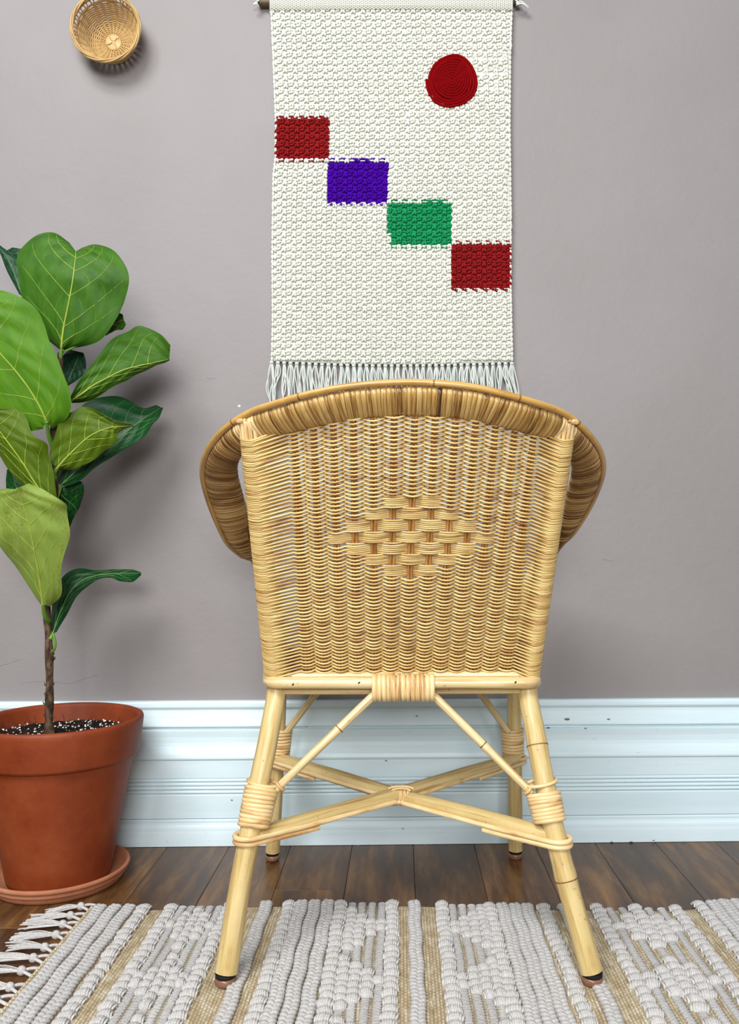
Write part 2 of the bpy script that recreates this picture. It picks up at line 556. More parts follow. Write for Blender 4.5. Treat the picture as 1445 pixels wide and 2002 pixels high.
fr_pts = [at_floor(1008, 1.738, 0.0185), at_floor(1007, 1.73, 0.20), np.array([.2395, 1.715, .43]), np.array([.255, 1.705, .55]), np.array([.282, 1.69, .625])]
leg_fl, cFL = limb('leg', fl_pts, [.0152, .0150, .0148, .0140, .013], ())
leg_fr, cFR = limb('leg', fr_pts, [.0152, .0150, .0148, .0140, .013], ())


def curve_at_z(c, z):
    i = int(np.argmin(np.abs(c[:, 2] - z)))
    i = min(max(i, 1), len(c) - 2)
    return c[i], nrm(c[i + 1] - c[i - 1])


def glide(leg, x, y, z0, r):
    m = MB()
    m.lathe([(0, z0), (r * .80, z0), (r * .97, z0 + .003), (r, z0 + .006), (r * .97, z0 + .010), (r * .86, z0 + .0125), (0, z0 + .0125)], 24, (x, y, 0))
    m.build('foot_glide', M_GLIDE, leg)
    m = MB(); m.lathe([(0, z0 + .0125), (r * .93, z0 + .0125), (r * .93, z0 + .0175), (0, z0 + .0175)], 20, (x, y, 0))
    m.build('glide_collar', M_BLACK, leg)


RUG_Z = 0.006
glide(leg_rl, cL[0][0] - .001, cL[0][1], RUG_Z, .0166)
glide(leg_rr, cR[0][0] + .001, cR[0][1], RUG_Z, .0166)
glide(leg_fl, cFL[0][0], cFL[0][1], 0.0003, .0148)
glide(leg_fr, cFR[0][0], cFR[0][1], 0.0003, .0148)

# seat hoop and rails
hz = LB[2]
hoop_ctrl = []
rx0, rx1 = P(525, 1336, 1.318)[0], P(1049, 1333, 1.318)[0]
zr = P(787, 1335, 1.318)[2]
corner = [(rx0, 1.318), (rx1, 1.318), (0.268, 1.735), (-0.280, 1.735)]
cr = 0.022
hp = []
for i in range(4):
    p0, p1, p2 = (np.array(corner[(i + q) % 4]) for q in (-1, 0, 1))
    d0, d1 = nrm(p0 - p1), nrm(p2 - p1)
    c_r = cr if i < 2 else 0.05
    for a in np.linspace(0, 1, 7):
        q = (1 - a) ** 2 * (p1 + d0 * c_r) + 2 * a * (1 - a) * p1 + a * a * (p1 + d1 * c_r)
        hp.append((q[0], q[1], zr))
    n1 = p1 + d1 * c_r; n2 = p2 - d1 * (cr if (i + 1) % 4 < 2 else 0.05)
    for a in np.linspace(0, 1, 12)[1:-1]:
        q = n1 + (n2 - n1) * a; hp.append((q[0], q[1], zr))
m = MB(); m.tube(hp, 0.0095, 14, closed=True, up=(0, 0, 1), tint=0.7)
hoop = m.build('seat_hoop', M_RAIL, chair)
for px, py in ((573, 1338), (702, 1335), (1008, 1334)):
    m = MB(); q = P(px, py, 1.318 - 0.0092); m.blob(q, np.array([.0018, 0, .0018]), np.array([.001, 0, -.001]), np.array([0, .0009, 0]), 6, 4)
    m.build('nail_head', M_BLACK, hoop)
m = MB(); m.tube([P(560, 1322, 1.338), P(1022, 1320, 1.338)], 0.0068, 12, tint=0.2); m.build('upper_rail', M_RAIL, chair)
m = MB(); m.tube([P(556, 1351, 1.342), P(1018, 1349, 1.342)], 0.0062, 12, tint=0.9); m.build('lower_rail', M_POLE, chair)
m = MB(); m.tube([(-.245, 1.722, zr - .02), (.232, 1.722, zr - .02)], 0.0068, 12, tint=0.4); m.build('front_rail', M_POLE, chair)


def band_loop(c, a_vec, b_vec, w_vec, th, nn=24, power=2.6, tint=0.0, ripple=0.0):
    """flat strip closed round a rounded section: centre c, half axes a, b; w_vec is the strip's half width"""
    an = np.linspace(0, 2 * math.pi, nn, endpoint=False)
    cs = np.sign(np.cos(an)) * np.abs(np.cos(an)) ** (2 / power); sn = np.sign(np.sin(an)) * np.abs(np.sin(an)) ** (2 / power)
    ring = cs[:, None] * a_vec + sn[:, None] * b_vec
    out = nrm(ring)
    prof_ = [(-1, -0.6), (-0.80, 0.55), (0, 1.0), (0.80, 0.55), (1, -0.6)]
    V = np.stack([c + ring + out * th * h + w_vec * s for s, h in prof_], 1)
    m = MB()
    tc = np.zeros((nn, 5, 3)); tc[..., 0] = (np.linspace(0, 1, nn) * 4 * np.linalg.norm(b_vec))[:, None]; tc[..., 1] = np.linspace(-1, 1, 5)[None]; tc[..., 2] = tint
    m.grid(V, closed_u=True, tc=tc)
    return m


cc_ = P(788, 1343.5, 1.326)
bind = None
for i in range(13):
    x = P(732.5 + i * 9.35, 1343.5, 1.326)[0]
    c = np.array([x, cc_[1] + random.uniform(-.0005, .0005), cc_[2] + random.uniform(-.0004, .0004)])
    tilt = random.uniform(-.05, .05)
    m = band_loop(c, np.array([0, .0225, 0]), np.array([tilt * .02, 0, .0210]), np.array([.00385, 0, 0]), .0016, tint=i * 1.7)
    m.build('binding_strip', M_WRAPLIGHT, hoop)

# diagonal braces
def brace(a, b, r, node, tint):
    pts = [a, a * .66 + b * .34, a * .33 + b * .67, b]
    return limb('brace', pts, [r * 1.0, r * 1.02, r * .98, r * .9], (node,) if node else (), mat=M_RAIL, n=12, N=40, tint=tint)[0]


brace(P(732, 1358, 1.322), P(540, 1543, 1.283), .0068, 0.36, 2.1)
brace(P(846, 1358, 1.322), P(1040, 1550, 1.283), .0068, 0.53, 3.3)
zb = zr - .02
brace(np.array([-.125, 1.72, zb]), np.array([-.238, 1.71, .275]), .0072, 0.0, 4.2)
brace(np.array([.118, 1.72, zb]), np.array([.226, 1.71, .275]), .0072, 0.0, 5.2)

# leg bindings: coils that lash each brace to its leg
def binding(leg, curve, z0, z1, n, rout, inward, tube_r, mat):
    for i in range(n):
        z = z0 + (z1 - z0) * (i + 0.5) / n
        c, ax = curve_at_z(curve, z)
        c = c + (z - c[2]) / ax[2] * ax
        grow = 1.0 + 0.10 * (i / (n - 1))
        e1 = nrm(np.array([inward, 0.10, 0]) - ax * np.dot(ax, np.array([inward, 0.10, 0])))
        e2 = np.cross(ax, e1)
        an = np.linspace(0, 2 * math.pi, 28, endpoint=False)
        ext = 0.0105 * (0.65 + 0.35 * i / (n - 1))
        ring = c + e1 * ext / 2 + (np.cos(an)[:, None] * e1 * (rout + ext / 2) + np.sin(an)[:, None] * e2 * rout)
        ring = ring + ax * (np.cos(an + i) * 0.0007)[:, None]
        m = MB(); m.tube(ring, tube_r, 8, closed=True, up=ax, tint=i * 2.3 + inward, flat=1.08)
        m.build('binding_coil', mat, leg)
    # last turn thrown over the brace end
    return None


zt, zb2 = P(516, 1538, 1.285)[2], P(500, 1616, 1.268)[2]
binding(leg_rl, cL, zb2, zt, 10, .0188, 1, .0034, M_WRAPLIGHT)
zt, zb2 = P(1064, 1548, 1.285)[2], P(1075, 1606, 1.268)[2]
binding(leg_rr, cR, zb2, zt, 8, .0188, -1, .0036, M_WRAPLIGHT)
binding(leg_fl, cFL, .222, .280, 9, .0168, 1, .0033, M_WRAPLIGHT)
binding(leg_fr, cFR, .222, .280, 9, .0168, -1, .0033, M_WRAPLIGHT)
# the crossing turns above the binding
for leg, px, sgn in ((leg_rl, 516, 1), (leg_rr, 1064, -1)):
    c, ax = curve_at_z(cL if sgn > 0 else cR, P(px, 1532, 1.285)[2])
    an = np.linspace(0, 2 * math.pi, 28, endpoint=False)
    e1 = np.array([sgn * 1.0, 0.1, 0]); e2 = np.array([-0.1 * sgn, 1, 0])
    ring = c + e1 * .0055 + np.cos(an)[:, None] * e1 * .0235 + np.sin(an)[:, None] * e2 * .019 + np.array([0, 0, 1]) * (-.005 * np.cos(an) - 0.002)[:, None]
    m = MB(); m.tube(ring, .0030, 8, closed=True, up=(0, 0, 1), tint=7.7); m.build('binding_coil', M_WRAPLIGHT, leg)
    bp = P(548 if sgn > 0 else 1033, 1536 if sgn > 0 else 1543, 1.283)
    bdir = nrm(np.array([sgn * .77, .05, .64])); f1 = nrm(np.cross(bdir, [0, 1, 0])); f2 = np.cross(bdir, f1)
    ring = bp + (np.cos(an)[:, None] * f1 + np.sin(an)[:, None] * f2) * .0086
    m = MB(); m.tube(ring, .0024, 8, closed=True, up=bdir, tint=3.7); m.build('binding_coil', M_WRAPLIGHT, leg)

# crossed stretchers
ZS = 0.2155
A0, A1 = np.array([-.2215, 1.268, ZS]), np.array([.2440, 1.718, ZS + .002])
B0, B1 = np.array([.2310, 1.268, ZS]), np.array([-.2545, 1.712, ZS + .002])
XC = np.array([.0008, 1.471, ZS])


def stretcher(a, b, dz, tint):
    mid = XC + np.array([0, 0, dz])
    pts = [a, a * .5 + mid * .5, mid, mid * .5 + b * .5, b]
    return limb('stretcher', pts, [.0120, .0134, .0130, .0138, .0125], (), n=16, N=50, tint=tint)[0]


strA = stretcher(A0, A1, 0.003, 1.2)
strB = stretcher(B0, B1, -0.002, 6.5)

# doubled canes that loop round each leg and run along the stretchers
def loop_cane(leg_c, z, mid_off, a_side, dz, r, length, tint, parent, sgn_d):
    c, ax = curve_at_z(leg_c, z)
    dirv = nrm((XC - c) * np.array([1, 1, 0])); side = np.array([-dirv[1], dirv[0], 0])
    R = .0205
    pts = []
    for k_ in np.linspace(length, 0.012, 12):
        taper = min(1.0, k_ / .09)
        pts.append(c + dirv * k_ + side * (R * (1 - .22 * taper)) + np.array([0, 0, dz - .004 * taper]))
    for a in np.linspace(0.15, math.pi - 0.15, 14):
        pts.append(c + side * R * math.cos(a) - dirv * (R + .003) * math.sin(a) + np.array([0, 0, dz]))
    for k_ in np.linspace(0.012, length * .97, 12):
        taper = min(1.0, k_ / .09)
        pts.append(c + dirv * k_ - side * (R * (1 - .22 * taper)) + np.array([0, 0, dz - .004 * taper]))
    m = MB(); m.tube(pts, r, 8, up=(0, 0, 1), tint=tint)
    m.build('loop_cane', M_WRAPLIGHT, parent)


for curve, par, tn in ((cL, strA, .2), (cR, strB, 1.9), (cFL, strB, 3.1), (cFR, strA, 4.4)):
    long_ = np.linalg.norm((XC - curve_at_z(curve, ZS)[0])[:2]) - .018
    loop_cane(curve, ZS, 0, 1, -.0015, .0042, long_, tn, par, 1)
    loop_cane(curve, ZS, 0, 1, -.0095, .0040, long_ * .42, tn + .6, par, 1)
# canes rounding the crossing, and the wrap on top of it
an = np.linspace(-1, 1, 21)
pts = [XC + np.array([.075 * a, -.0215 + -.035 * abs(a) ** 1.6 * 1.2 + .004, -.0065 - .002 * abs(a)]) for a in an]
m = MB(); m.tube(pts, .0042, 8, up=(0, 0, 1), tint=2.2); m.build('loop_cane', M_WRAPLIGHT, strA)
pts = [XC + np.array([.075 * a, .0215 + .035 * abs(a) ** 1.6 * 1.2, .004]) for a in an]
m = MB(); m.tube(pts, .0042, 8, up=(0, 0, 1), tint=2.9); m.build('loop_cane', M_WRAPLIGHT, strA)
for i in range(5):
    c = XC + np.array([-.0135 + i * .0066, 0.0, .0])
    m = band_loop(c, np.array([0, .0205, 0]), np.array([0, 0, .0165]), np.array([.0030, .0006 * (i - 2), 0]), .0014, tint=i * 3.3)
    m.build('binding_strip', M_WRAPLIGHT, strA)
for dz, w in ((.0165, .020), (.0130, .015)):
    pts = [XC + np.array([w * math.cos(a) * 1.1, -.0200 + .002 * math.sin(a), dz + .0045 * math.sin(a)]) for a in np.linspace(math.pi, 0, 12)]
    m = MB(); m.tube(pts, .0022, 6, up=(0, 1, 0), tint=4.1 + dz); m.build('binding_strip', M_WRAPLIGHT, strA)

# ---- woven panels
def weave(rows_t, surf, s_of, cols, front, normal, r, amp, sag, post_r=None, drop=0.0, n=6, tints=None, jit=0.0003):
    """strands over and under the stakes of a panel"""
    m = MB()
    for kx, t in enumerate(rows_t):
        pts = []
        sj = [s_of(j, t) for j in cols]
        zj = rng.normal(0, jit)
        ds = 0.02

        def base(s, off, dz):
            e = surf(s, t)
            return e + normal(s, t) * off + np.array([0, 0, dz + zj])
        if post_r:
            c0 = surf(0, t); nn = normal(0, t)
            for a in (-75, -45, -15, 15, 40, 62, 80, 96):
                a_ = math.radians(a)
                pts.append(c0 - E_S * post_r * math.cos(a_) + nn * post_r * math.sin(a_) + np.array([0, 0, -drop + zj]))
        for i, j in enumerate(cols):
            f = front(j, kx)
            s = sj[i]
            sp = (sj[min(i + 1, len(cols) - 1)] - sj[max(i - 1, 0)]) / (2 if 0 < i < len(cols) - 1 else 1)
            am = amp if abs(f) == 1 else amp * .66
            sgb = 1.0 if abs(f) == 1 else .12
            f = 1 if f > 0 else -1
            for q, w, sg in ((-0.38, .50, .20), (-0.2, .90, .75), (0, 1.0, 1.0), (0.2, .90, .75), (0.38, .50, .20)):
                ss = s + q * sp
                edge = 0.0
                if post_r and i == 0: edge = max(0, -q) * .5
                if post_r and i == len(cols) - 1: edge = max(0, q) * .5
                dive = .006 * edge if f < 0 else 0.0
                pts.append(base(ss, f * am * w - dive * 2, (-sag if f > 0 else sag * .4) * sg * sgb - drop * edge))
        if post_r:
            c0 = surf(1, t); nn = normal(1, t)
            for a in (96, 80, 62, 40, 15, -15, -45, -75):
                a_ = math.radians(a)
                pts.append(c0 + E_S * post_r * math.cos(a_) + nn * post_r * math.sin(a_) + np.array([0, 0, -drop + zj]))
        m.tube(pts, r * rng.uniform(.94, 1.06), n, up=(0, 0, 1), tint=float(kx * .37 + rng.uniform(0, .4)), caps=False)
    return m


NROW = 142
ROWT = [(i + 0.5) / NROW for i in range(NROW)]
COLS = list(range(-6, 7))


def s_back(j, t):
    sb = (795 + 32.0 * j - 541) / 490.0
    st = (810 + 38.6 * j - 494) / 604.0
    return sb * (1 - t) + st * t


# rows of the diamond: seven bundles of six strands
K0 = 62


def front_back(j, k_):
    b = (k_ - K0) // 6
    if 0 <= b <= 6:
        mm = abs(b - 3)
        top = 3 - mm
        if abs(j) <= top and (abs(j) - top) % 2 == 0: return -2
        if abs(j) <= top + 1: return 2
    return 1 if (j + k_) % 2 == 0 else -1


back = weave(ROWT, S, s_back, COLS, front_back, lambda s, t: E_N, .00166, .0056, .0022, post_r=.0178, drop=.0060).build('back_weave', M_WEAVE, chair, kind='stuff')
for j in COLS:
    for sgn in (-1, 1):
        pts = []
        for t in np.linspace(-0.006, 1.004, 24):
            s = s_back(j, t)
            pts.append(S(s, t) + E_S * sgn * .0026)
        m = MB(); m.tube(pts, .0023, 8, tint=j * 1.9 + sgn)
        m.build('stake', M_STAKE, back)
# first strand pulled across the top of the weave
m = MB(); m.tube([S(s, 1.0) + np.array([0, -.004, .002 - .007 * (abs(2 * s - 1) ** 6)]) for s in np.linspace(-.01, 1.01, 40)], .0020, 6, tint=.8)
m.build('top_strand', M_WEAVE, back)

# ---- the wide rolled brim that runs from arm to arm round the back
left = [  # inner edge px, py, depth ; outer edge px, py, depth
    (700, 819, 1.183, 690, 763, 1.152), (632, 830, 1.19, 605, 779, 1.16), (570, 845, 1.205, 538, 798, 1.178), (524, 857, 1.228, 490, 815, 1.203),
    (484, 876, 1.27, 444, 844, 1.235), (465, 900, 1.32, 411, 885, 1.285), (464, 928, 1.37, 402, 925, 1.34), (473, 965, 1.43, 411, 972, 1.41),
    (486, 1008, 1.50, 430, 1022, 1.48), (496, 1045, 1.57, 450, 1062, 1.55), (504, 1078, 1.63, 476, 1086, 1.62)]
right = [
    (900, 818, 1.183, 910, 763, 1.152), (965, 830, 1.19, 993, 781, 1.16), (1032, 846, 1.205, 1058, 800, 1.178), (1075, 859, 1.228, 1105, 819, 1.203),
    (1105, 880, 1.27, 1142, 850, 1.235), (1118, 905, 1.32, 1168, 886, 1.285), (1117, 935, 1.37, 1173, 925, 1.34), (1108, 968, 1.43, 1160, 966, 1.41),
    (1098, 1008, 1.50, 1139, 1008, 1.48), (1088, 1045, 1.57, 1115, 1045, 1.55), (1078, 1075, 1.63, 1092, 1070, 1.62)]
lowL = [((-.2845, 1.668, .634), (-.3000, 1.690, .628)), ((-.272, 1.690, .530), (-.2835, 1.712, .525)), ((-.258, 1.700, .432), (-.270, 1.722, .430))]
lowR = [((.290, 1.668, .634), (.3040, 1.690, .628)), ((.270, 1.690, .530), (.2810, 1.712, .525)), ((.247, 1.700, .432), (.258, 1.722, .430))]


def st_(r): return np.concatenate([P(*r[:3]), P(*r[3:])])


ctrl = [np.concatenate([np.array(a), np.array(b)]) for a, b in lowL[::-1]] + [st_(r) for r in left[::-1]] + [st_((800, 813, 1.18, 800, 756, 1.15))] \
    + [st_(r) for r in right] + [np.concatenate([np.array(a), np.array(b)]) for a, b in lowR]
NS = 900
BR = crom(ctrl, NS)
BI, BO = BR[:, :3], BR[:, 3:]
BC = (BI + BO) / 2
BW = (BO - BI) / 2
TG = nrm(np.gradient(BC, axis=0))
BNn = nrm(np.cross(TG, BW))
ARC = np.concatenate([[0], np.cumsum(np.linalg.norm(np.diff(BC, axis=0), axis=1))])
BH = 0.0105


def brim_section(u, scale, th):
    """closed section of the roll at arc length u"""
    f = np.array([np.interp(u, ARC, BC[:, i]) for i in range(3)])
    w = np.array([np.interp(u, ARC, BW[:, i]) for i in range(3)])
    nv = nrm(np.array([np.interp(u, ARC, BNn[:, i]) for i in range(3)]))
    an = np.linspace(0, 2 * math.pi, 22, endpoint=False)
    p_ = 2.4
    cs = np.sign(np.cos(an)) * np.abs(np.cos(an)) ** (2 / p_); sn = np.sign(np.sin(an)) * np.abs(np.sin(an)) ** (2 / p_)
    wl = np.linalg.norm(w)
    return f + cs[:, None] * w * ((wl * scale + th) / wl) + sn[:, None] * nv * (BH * scale + th)


m = MB()
m.grid(np.array([brim_section(u, .93, 0) for u in np.linspace(0.0, ARC[-1], 160)]), closed_v=True)
brim = m.build('brim_core', M_CORE, chair)


def arc_of(ctrl_idx): return ARC[int(round(ctrl_idx / (len(ctrl) - 1) * (NS - 1)))]


nl = len(lowL)
uL, uR = arc_of(nl + 7), arc_of(len(ctrl) - 1 - nl - 7)     # where the posts meet the brim
def strips(u0, u1, pitch, mat, gap, th, lift):
    n_ = max(1, int(round((u1 - u0) / pitch)))
    edges = np.linspace(u0, u1, n_ + 1)
    edges[1:-1] += rng.uniform(-.16, .16, n_ - 1) * pitch
    for i in range(n_):
        a, b = edges[i], edges[i + 1]
        g = (b - a) * gap * .5
        us_ = [a + g, a + g + (b - a) * .16, (a + b) / 2, b - g - (b - a) * .16, b - g]
        hs = [-.0006, th * .75, th, th * .75, -.0006]
        l_ = rng.uniform(-.0004, .0005)
        V = np.stack([brim_section(u, 1.0, h + l_) for u, h in zip(us_, hs)], 1)
        tc = np.zeros(V.shape); tc[..., 0] = np.linspace(0, .12, V.shape[0])[:, None]; tc[..., 1] = np.linspace(-1, 1, 5)[None]; tc[..., 2] = rng.uniform(0, 20)
        m = MB(); m.grid(V, closed_u=True, tc=tc)
        mid = V.reshape(-1, 3).mean(0)
        m.build('wrap_strip', M_SCORCH if mat is M_WRAP and abs(mid[0] - .0525) < .0036 else mat, brim)


uLo, uRo = arc_of(nl - .2), arc_of(len(ctrl) - 1 - nl + .2)
strips(0.0, uLo, .0110, M_WRAPSIDE, .06, .0018, 0)
strips(uLo, uL - .040, .0053, M_WRAPSIDE, .06, .0020, 0)
strips(uL - .040, uL + .006, .0052, M_WRAPLIGHT, .06, .0015, 0)
strips(uL + .006, uR - .006, .0070, M_WRAP, .05, .0003, 0)
strips(uR - .006, uR + .030, .0052, M_WRAPLIGHT, .06, .0015, 0)
strips(uR + .030, uRo, .0053, M_WRAPSIDE, .06, .0020, 0)
strips(uRo, ARC[-1], .0110, M_WRAPSIDE, .06, .0018, 0)
# trim pole along the outer edge
tp = BO + nrm(BW) * .0052 + np.array([0, 0, .0015])
m = MB(); m.tube(tp[::5], .0050, 10, tint=.4); trim = m.build('trim_pole', M_TRIM, chair)
for fpos in (.335, .42, .515, .58, .66):
    i = int(fpos * NS); a = tp[i]; ax = nrm(tp[i + 1] - tp[i - 1])
    m = MB(); m.tube([a - ax * .0012, a, a + ax * .0012], .0052, 10, caps=False); m.build('node_ring', M_NODE, trim)
# pale canes that carry the post tops over the brim
for side, curve, leg in ((-1, cL, leg_rl), (1, cR, leg_rr)):
    top = curve[-1]
    for q in np.linspace(-70, 70, 7):
        a = math.radians(q)
        o1 = E_S * math.sin(a) * .0165 + E_N * math.cos(a) * .0165
        p0 = post_pt(side, .985) + o1
        p1 = post_pt(side, 1.05) + o1 * 1.02
        jj = int(np.argmin(np.linalg.norm(BO - top, axis=1)))
        p2 = BO[jj] + E_S * math.sin(a) * .019 + np.array([0, -.004, -.003]) - nrm(BW[jj]) * .004
        m = MB(); m.tube(crom([p0, p1, p2], 8), .0032, 7, tint=q * .1 + side); m.build('post_cane', M_WRAPLIGHT, leg)

# ---- sides and seat (seen through the weave and from beside)
def side_surf(side):
    rear = (LB if side < 0 else RB) + np.array([0, .012, .004])
    fr = np.array([-.256, 1.71, zr + .006]) if side < 0 else np.array([.244, 1.71, zr + .006])
    i0 = int((nl + 7) / (len(ctrl) - 1) * (NS - 1)); i1 = int((nl - .2) / (len(ctrl) - 1) * (NS - 1))
    if side > 0: i0, i1 = NS - 1 - i0, NS - 1 - i1

    def f(s, t):
        ii = int(i0 + (i1 - i0) * min(max(s, 0), 1))
        top = BI[ii] - np.array([0, 0, .010])
        bot = rear + (fr - rear) * s
        ramp = min(1.0, .15 + .85 * (min(s, .70) / .70) ** 1.5)
        top = bot + (top - bot) * ramp
        return bot + (top - bot) * t
    return f


for side in (-1, 1):
    sf = side_surf(side)
    nside = np.array([-side * 1.0, 0, 0])
    cols = list(range(13))
    sm = weave([(i + .5) / 44 for i in range(44)], sf, lambda j, t: .03 + j * .0775, cols, lambda j, q: 1 if (j + q) % 2 == 0 else -1, lambda s, t: nside, .0021, .0038, 0.0, n=5)
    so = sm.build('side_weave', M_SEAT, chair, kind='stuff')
    for j in cols:
        m = MB(); m.tube([sf(.03 + j * .0775, t) for t in np.linspace(0, 1, 8)], .0026, 6, tint=j); m.build('stake', M_STAKE, so)


def seat_surf(s, t):
    y = 1.335 + .385 * t
    x0_ = rx0 + (-.270 - rx0) * t; x1_ = rx1 + (.258 - rx1) * t
    return np.array([x0_ + (x1_ - x0_) * (.02 + .96 * s), y, zr + .004 - .010 * (1 - (2 * s - 1) ** 2) * (1 - (2 * t - 1) ** 2)])


cols = list(range(14))
sm = weave([(i + .5) / 84 for i in range(84)], seat_surf, lambda j, t: .03 + j * .0723, cols, lambda j, q: 1 if (j + q) % 2 == 0 else -1, lambda s, t: np.array([0, 0, 1.0]), .0024, .0030, 0.0, n=5)
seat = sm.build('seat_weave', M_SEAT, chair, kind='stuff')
for j in cols:
    m = MB(); m.tube([seat_surf(.03 + j * .0723, t) for t in np.linspace(0, 1, 8)], .0026, 6, tint=j, up=(0, 0, 1)); m.build('stake', M_STAKE, seat)

# ------------------------------------------------------------------ wall hanging
HO = 0.016      # face of the cloth in front of the wall
hang_loc = PW(765, 715, HO)
hang = thing('wall_hanging', tuple(hang_loc), 'cream woven wall hanging with stepped red, purple and green blocks and a red disc', 'wall hanging')
CREAM = (223, 223, 211)
M_CREAM = yarn('cream_yarn', CREAM, .06)
M_RED = yarn('brick_red_yarn', (136, 26, 28), .14)
M_PURPLE = yarn('purple_yarn', (69, 7, 150), .12)
M_GREEN = yarn('green_yarn', (28, 140, 85), .12)
M_DISC = yarn('crimson_yarn', (128, 5, 9), .10)
M_FRINGE = yarn('fringe_yarn', (214, 219, 211), .06)


def interp_tab(y, tab):
    return float(np.interp(y, [a for a, _ in tab], [b for _, b in tab]))


LEDGE = [(-12, 526), (20, 529), (110, 533), (240, 538), (310, 537), (345, 533), (500, 531), (620, 532), (712, 530)]
REDGE = [(-12, 1003), (20, 1002), (110, 999), (240, 998), (400, 1000), (560, 1000), (700, 1003), (712, 1002)]


def hem_y(px): return 706 + 5 * math.sin((px - 530) / 470 * math.pi * 1.1) + (px - 530) / 470 * 4


# ground cloth: one knitted sheet, with thickness
m = MB()
ys = np.linspace(14, 1, 60)
rows_ = []
for a in np.linspace(0, 1, 70):
    row = []
    for b in np.linspace(0, 1, 46):
        px0 = 530 + 470 * b
        yy = 10 + (hem_y(px0) - 10) * a
        l_, r_ = interp_tab(yy, LEDGE), interp_tab(yy, REDGE)
        row.append(PW(l_ + 2 + (r_ - l_ - 4) * b, yy, HO - .0034))
    rows_.append(row)
V = np.array(rows_)
m.grid(V)
cloth = m.build('ground_cloth', M_CREAM, hang)
sol = cloth.modifiers.new('thickness', 'SOLIDIFY'); sol.thickness = 0.003; sol.offset = 0

BLOCKS = [('red_block', M_RED, (538, 232, 643, 312)), ('purple_block', M_PURPLE, (641, 315, 762, 396)),
          ('green_block', M_GREEN, (762, 395, 883, 480)), ('red_block', M_RED, (883, 476, 1000, 564))]
mbs = [MB() for _ in range(5)]
PXM = 1.14e-3
ROWH, COLW = 7.3, 19.6
row_i = 0
yy = 22.0
while yy < 712:
    l_, r_ = interp_tab(yy, LEDGE), interp_tab(yy, REDGE)
    x = l_ + 4 + (COLW / 2 if row_i % 2 else 0)
    while x < r_ - 2:
        if yy < hem_y(x) - 3 and (x - 884) ** 2 + (yy - 157) ** 2 < 47 ** 2:
            x += COLW / 2; continue
        if yy < hem_y(x) - 3:
            for half in (0, 1):
                xx = x + half * COLW / 2
                if xx > r_ - 3: break
                jx, jy = rng.normal(0, .4, 2)
                wig = 1.2 * math.sin(xx * .045 + 1.3)
                bi = 4
                for q, (_, _, (bx0, by0, bx1, by1)) in enumerate(BLOCKS):
                    if bx0 <= xx + 1 <= bx1 and by0 <= yy + wig <= by1: bi = q
                tgt = mbs[bi]; tint = float(rng.uniform(0, 5))
                if half == 0:      # an upright stitch: two legs leaning together
                    for sgn in (-1, 1):
                        c = PW(xx + jx + sgn * 2.1, yy + jy, HO + .0004)
                        leg_v = nrm(-WUP + WT * sgn * .30)
                        tgt.blob(c, leg_v * 5.6 * PXM, nrm(np.cross(leg_v, WN)) * 2.7 * PXM, WN * .0028, 6, 4, tint)
                else:              # the float lying across behind it
                    c = PW(xx + jx, yy + jy + (1.5 if row_i % 2 else -1.5), HO - .0004)
                    av = nrm(WT + WUP * (-.42 if row_i % 2 else .30))
                    tgt.blob(c, av * 6.2 * PXM, nrm(np.cross(av, WN)) * 2.75 * PXM, WN * .0024, 6, 4, tint)
        x += COLW
    yy += ROWH; row_i += 1
for q, (nm, mt, (bx0, by0, bx1, by1)) in enumerate(BLOCKS):
    Vq = np.array([[PW(x + (0 if 0 < q or x > bx0 + 1 else .5), y + 1.0 * math.sin(x * .045 + 1.3), HO - .0016) for x in np.linspace(bx0 - 1, bx1 - 1, 14)] for y in np.linspace(by0 - 2, by1 + 2, 10)])
    mbs[q].grid(Vq)
# dashed purl line where each block begins and ends
for q, (nm, mt, (bx0, by0, bx1, by1)) in enumerate(BLOCKS):
    for y_, up_ in ((by0 - 3, -1), (by1 + 3, 1)):
        for x in np.arange(bx0 + 10, bx1 - 4, COLW):
            c0 = [PW(x - 7, y_, HO + .0006), PW(x, y_ + up_ * 2.2, HO + .0018), PW(x + 7, y_, HO + .0006)]
            mbs[q].tube(c0, .0016, 5, tint=q)
            mbs[4].tube([PW(x - 5, y_ - up_ * 2.6, HO + .0012), PW(x + 5, y_ - up_ * 2.6, HO + .0012)], .0014, 5, tint=q)
for q, (nm, mt, _) in enumerate(BLOCKS):
    mbs[q].build(nm, mt, hang, label={0: 'brick red knitted block at the left edge', 1: 'purple knitted block', 2: 'green knitted block', 3: 'brick red knitted block at the right edge'}[q])
mbs[4].build('cream_stitches', M_CREAM, hang, kind='stuff')
# edge cords
for tab, s in ((LEDGE, 1), (REDGE, -1)):
    m = MB()
    for y in np.arange(18, 708, 9.5):
        x = interp_tab(y, tab) + s * 1.5
        c = PW(x, y, HO)
        m.blob(c, -WUP * 6.0 * PXM, WT * 2.8 * PXM, WN * .0024, 6, 4, float(rng.uniform(0, 5)))
    m.build('edge_stitches', M_CREAM, hang)
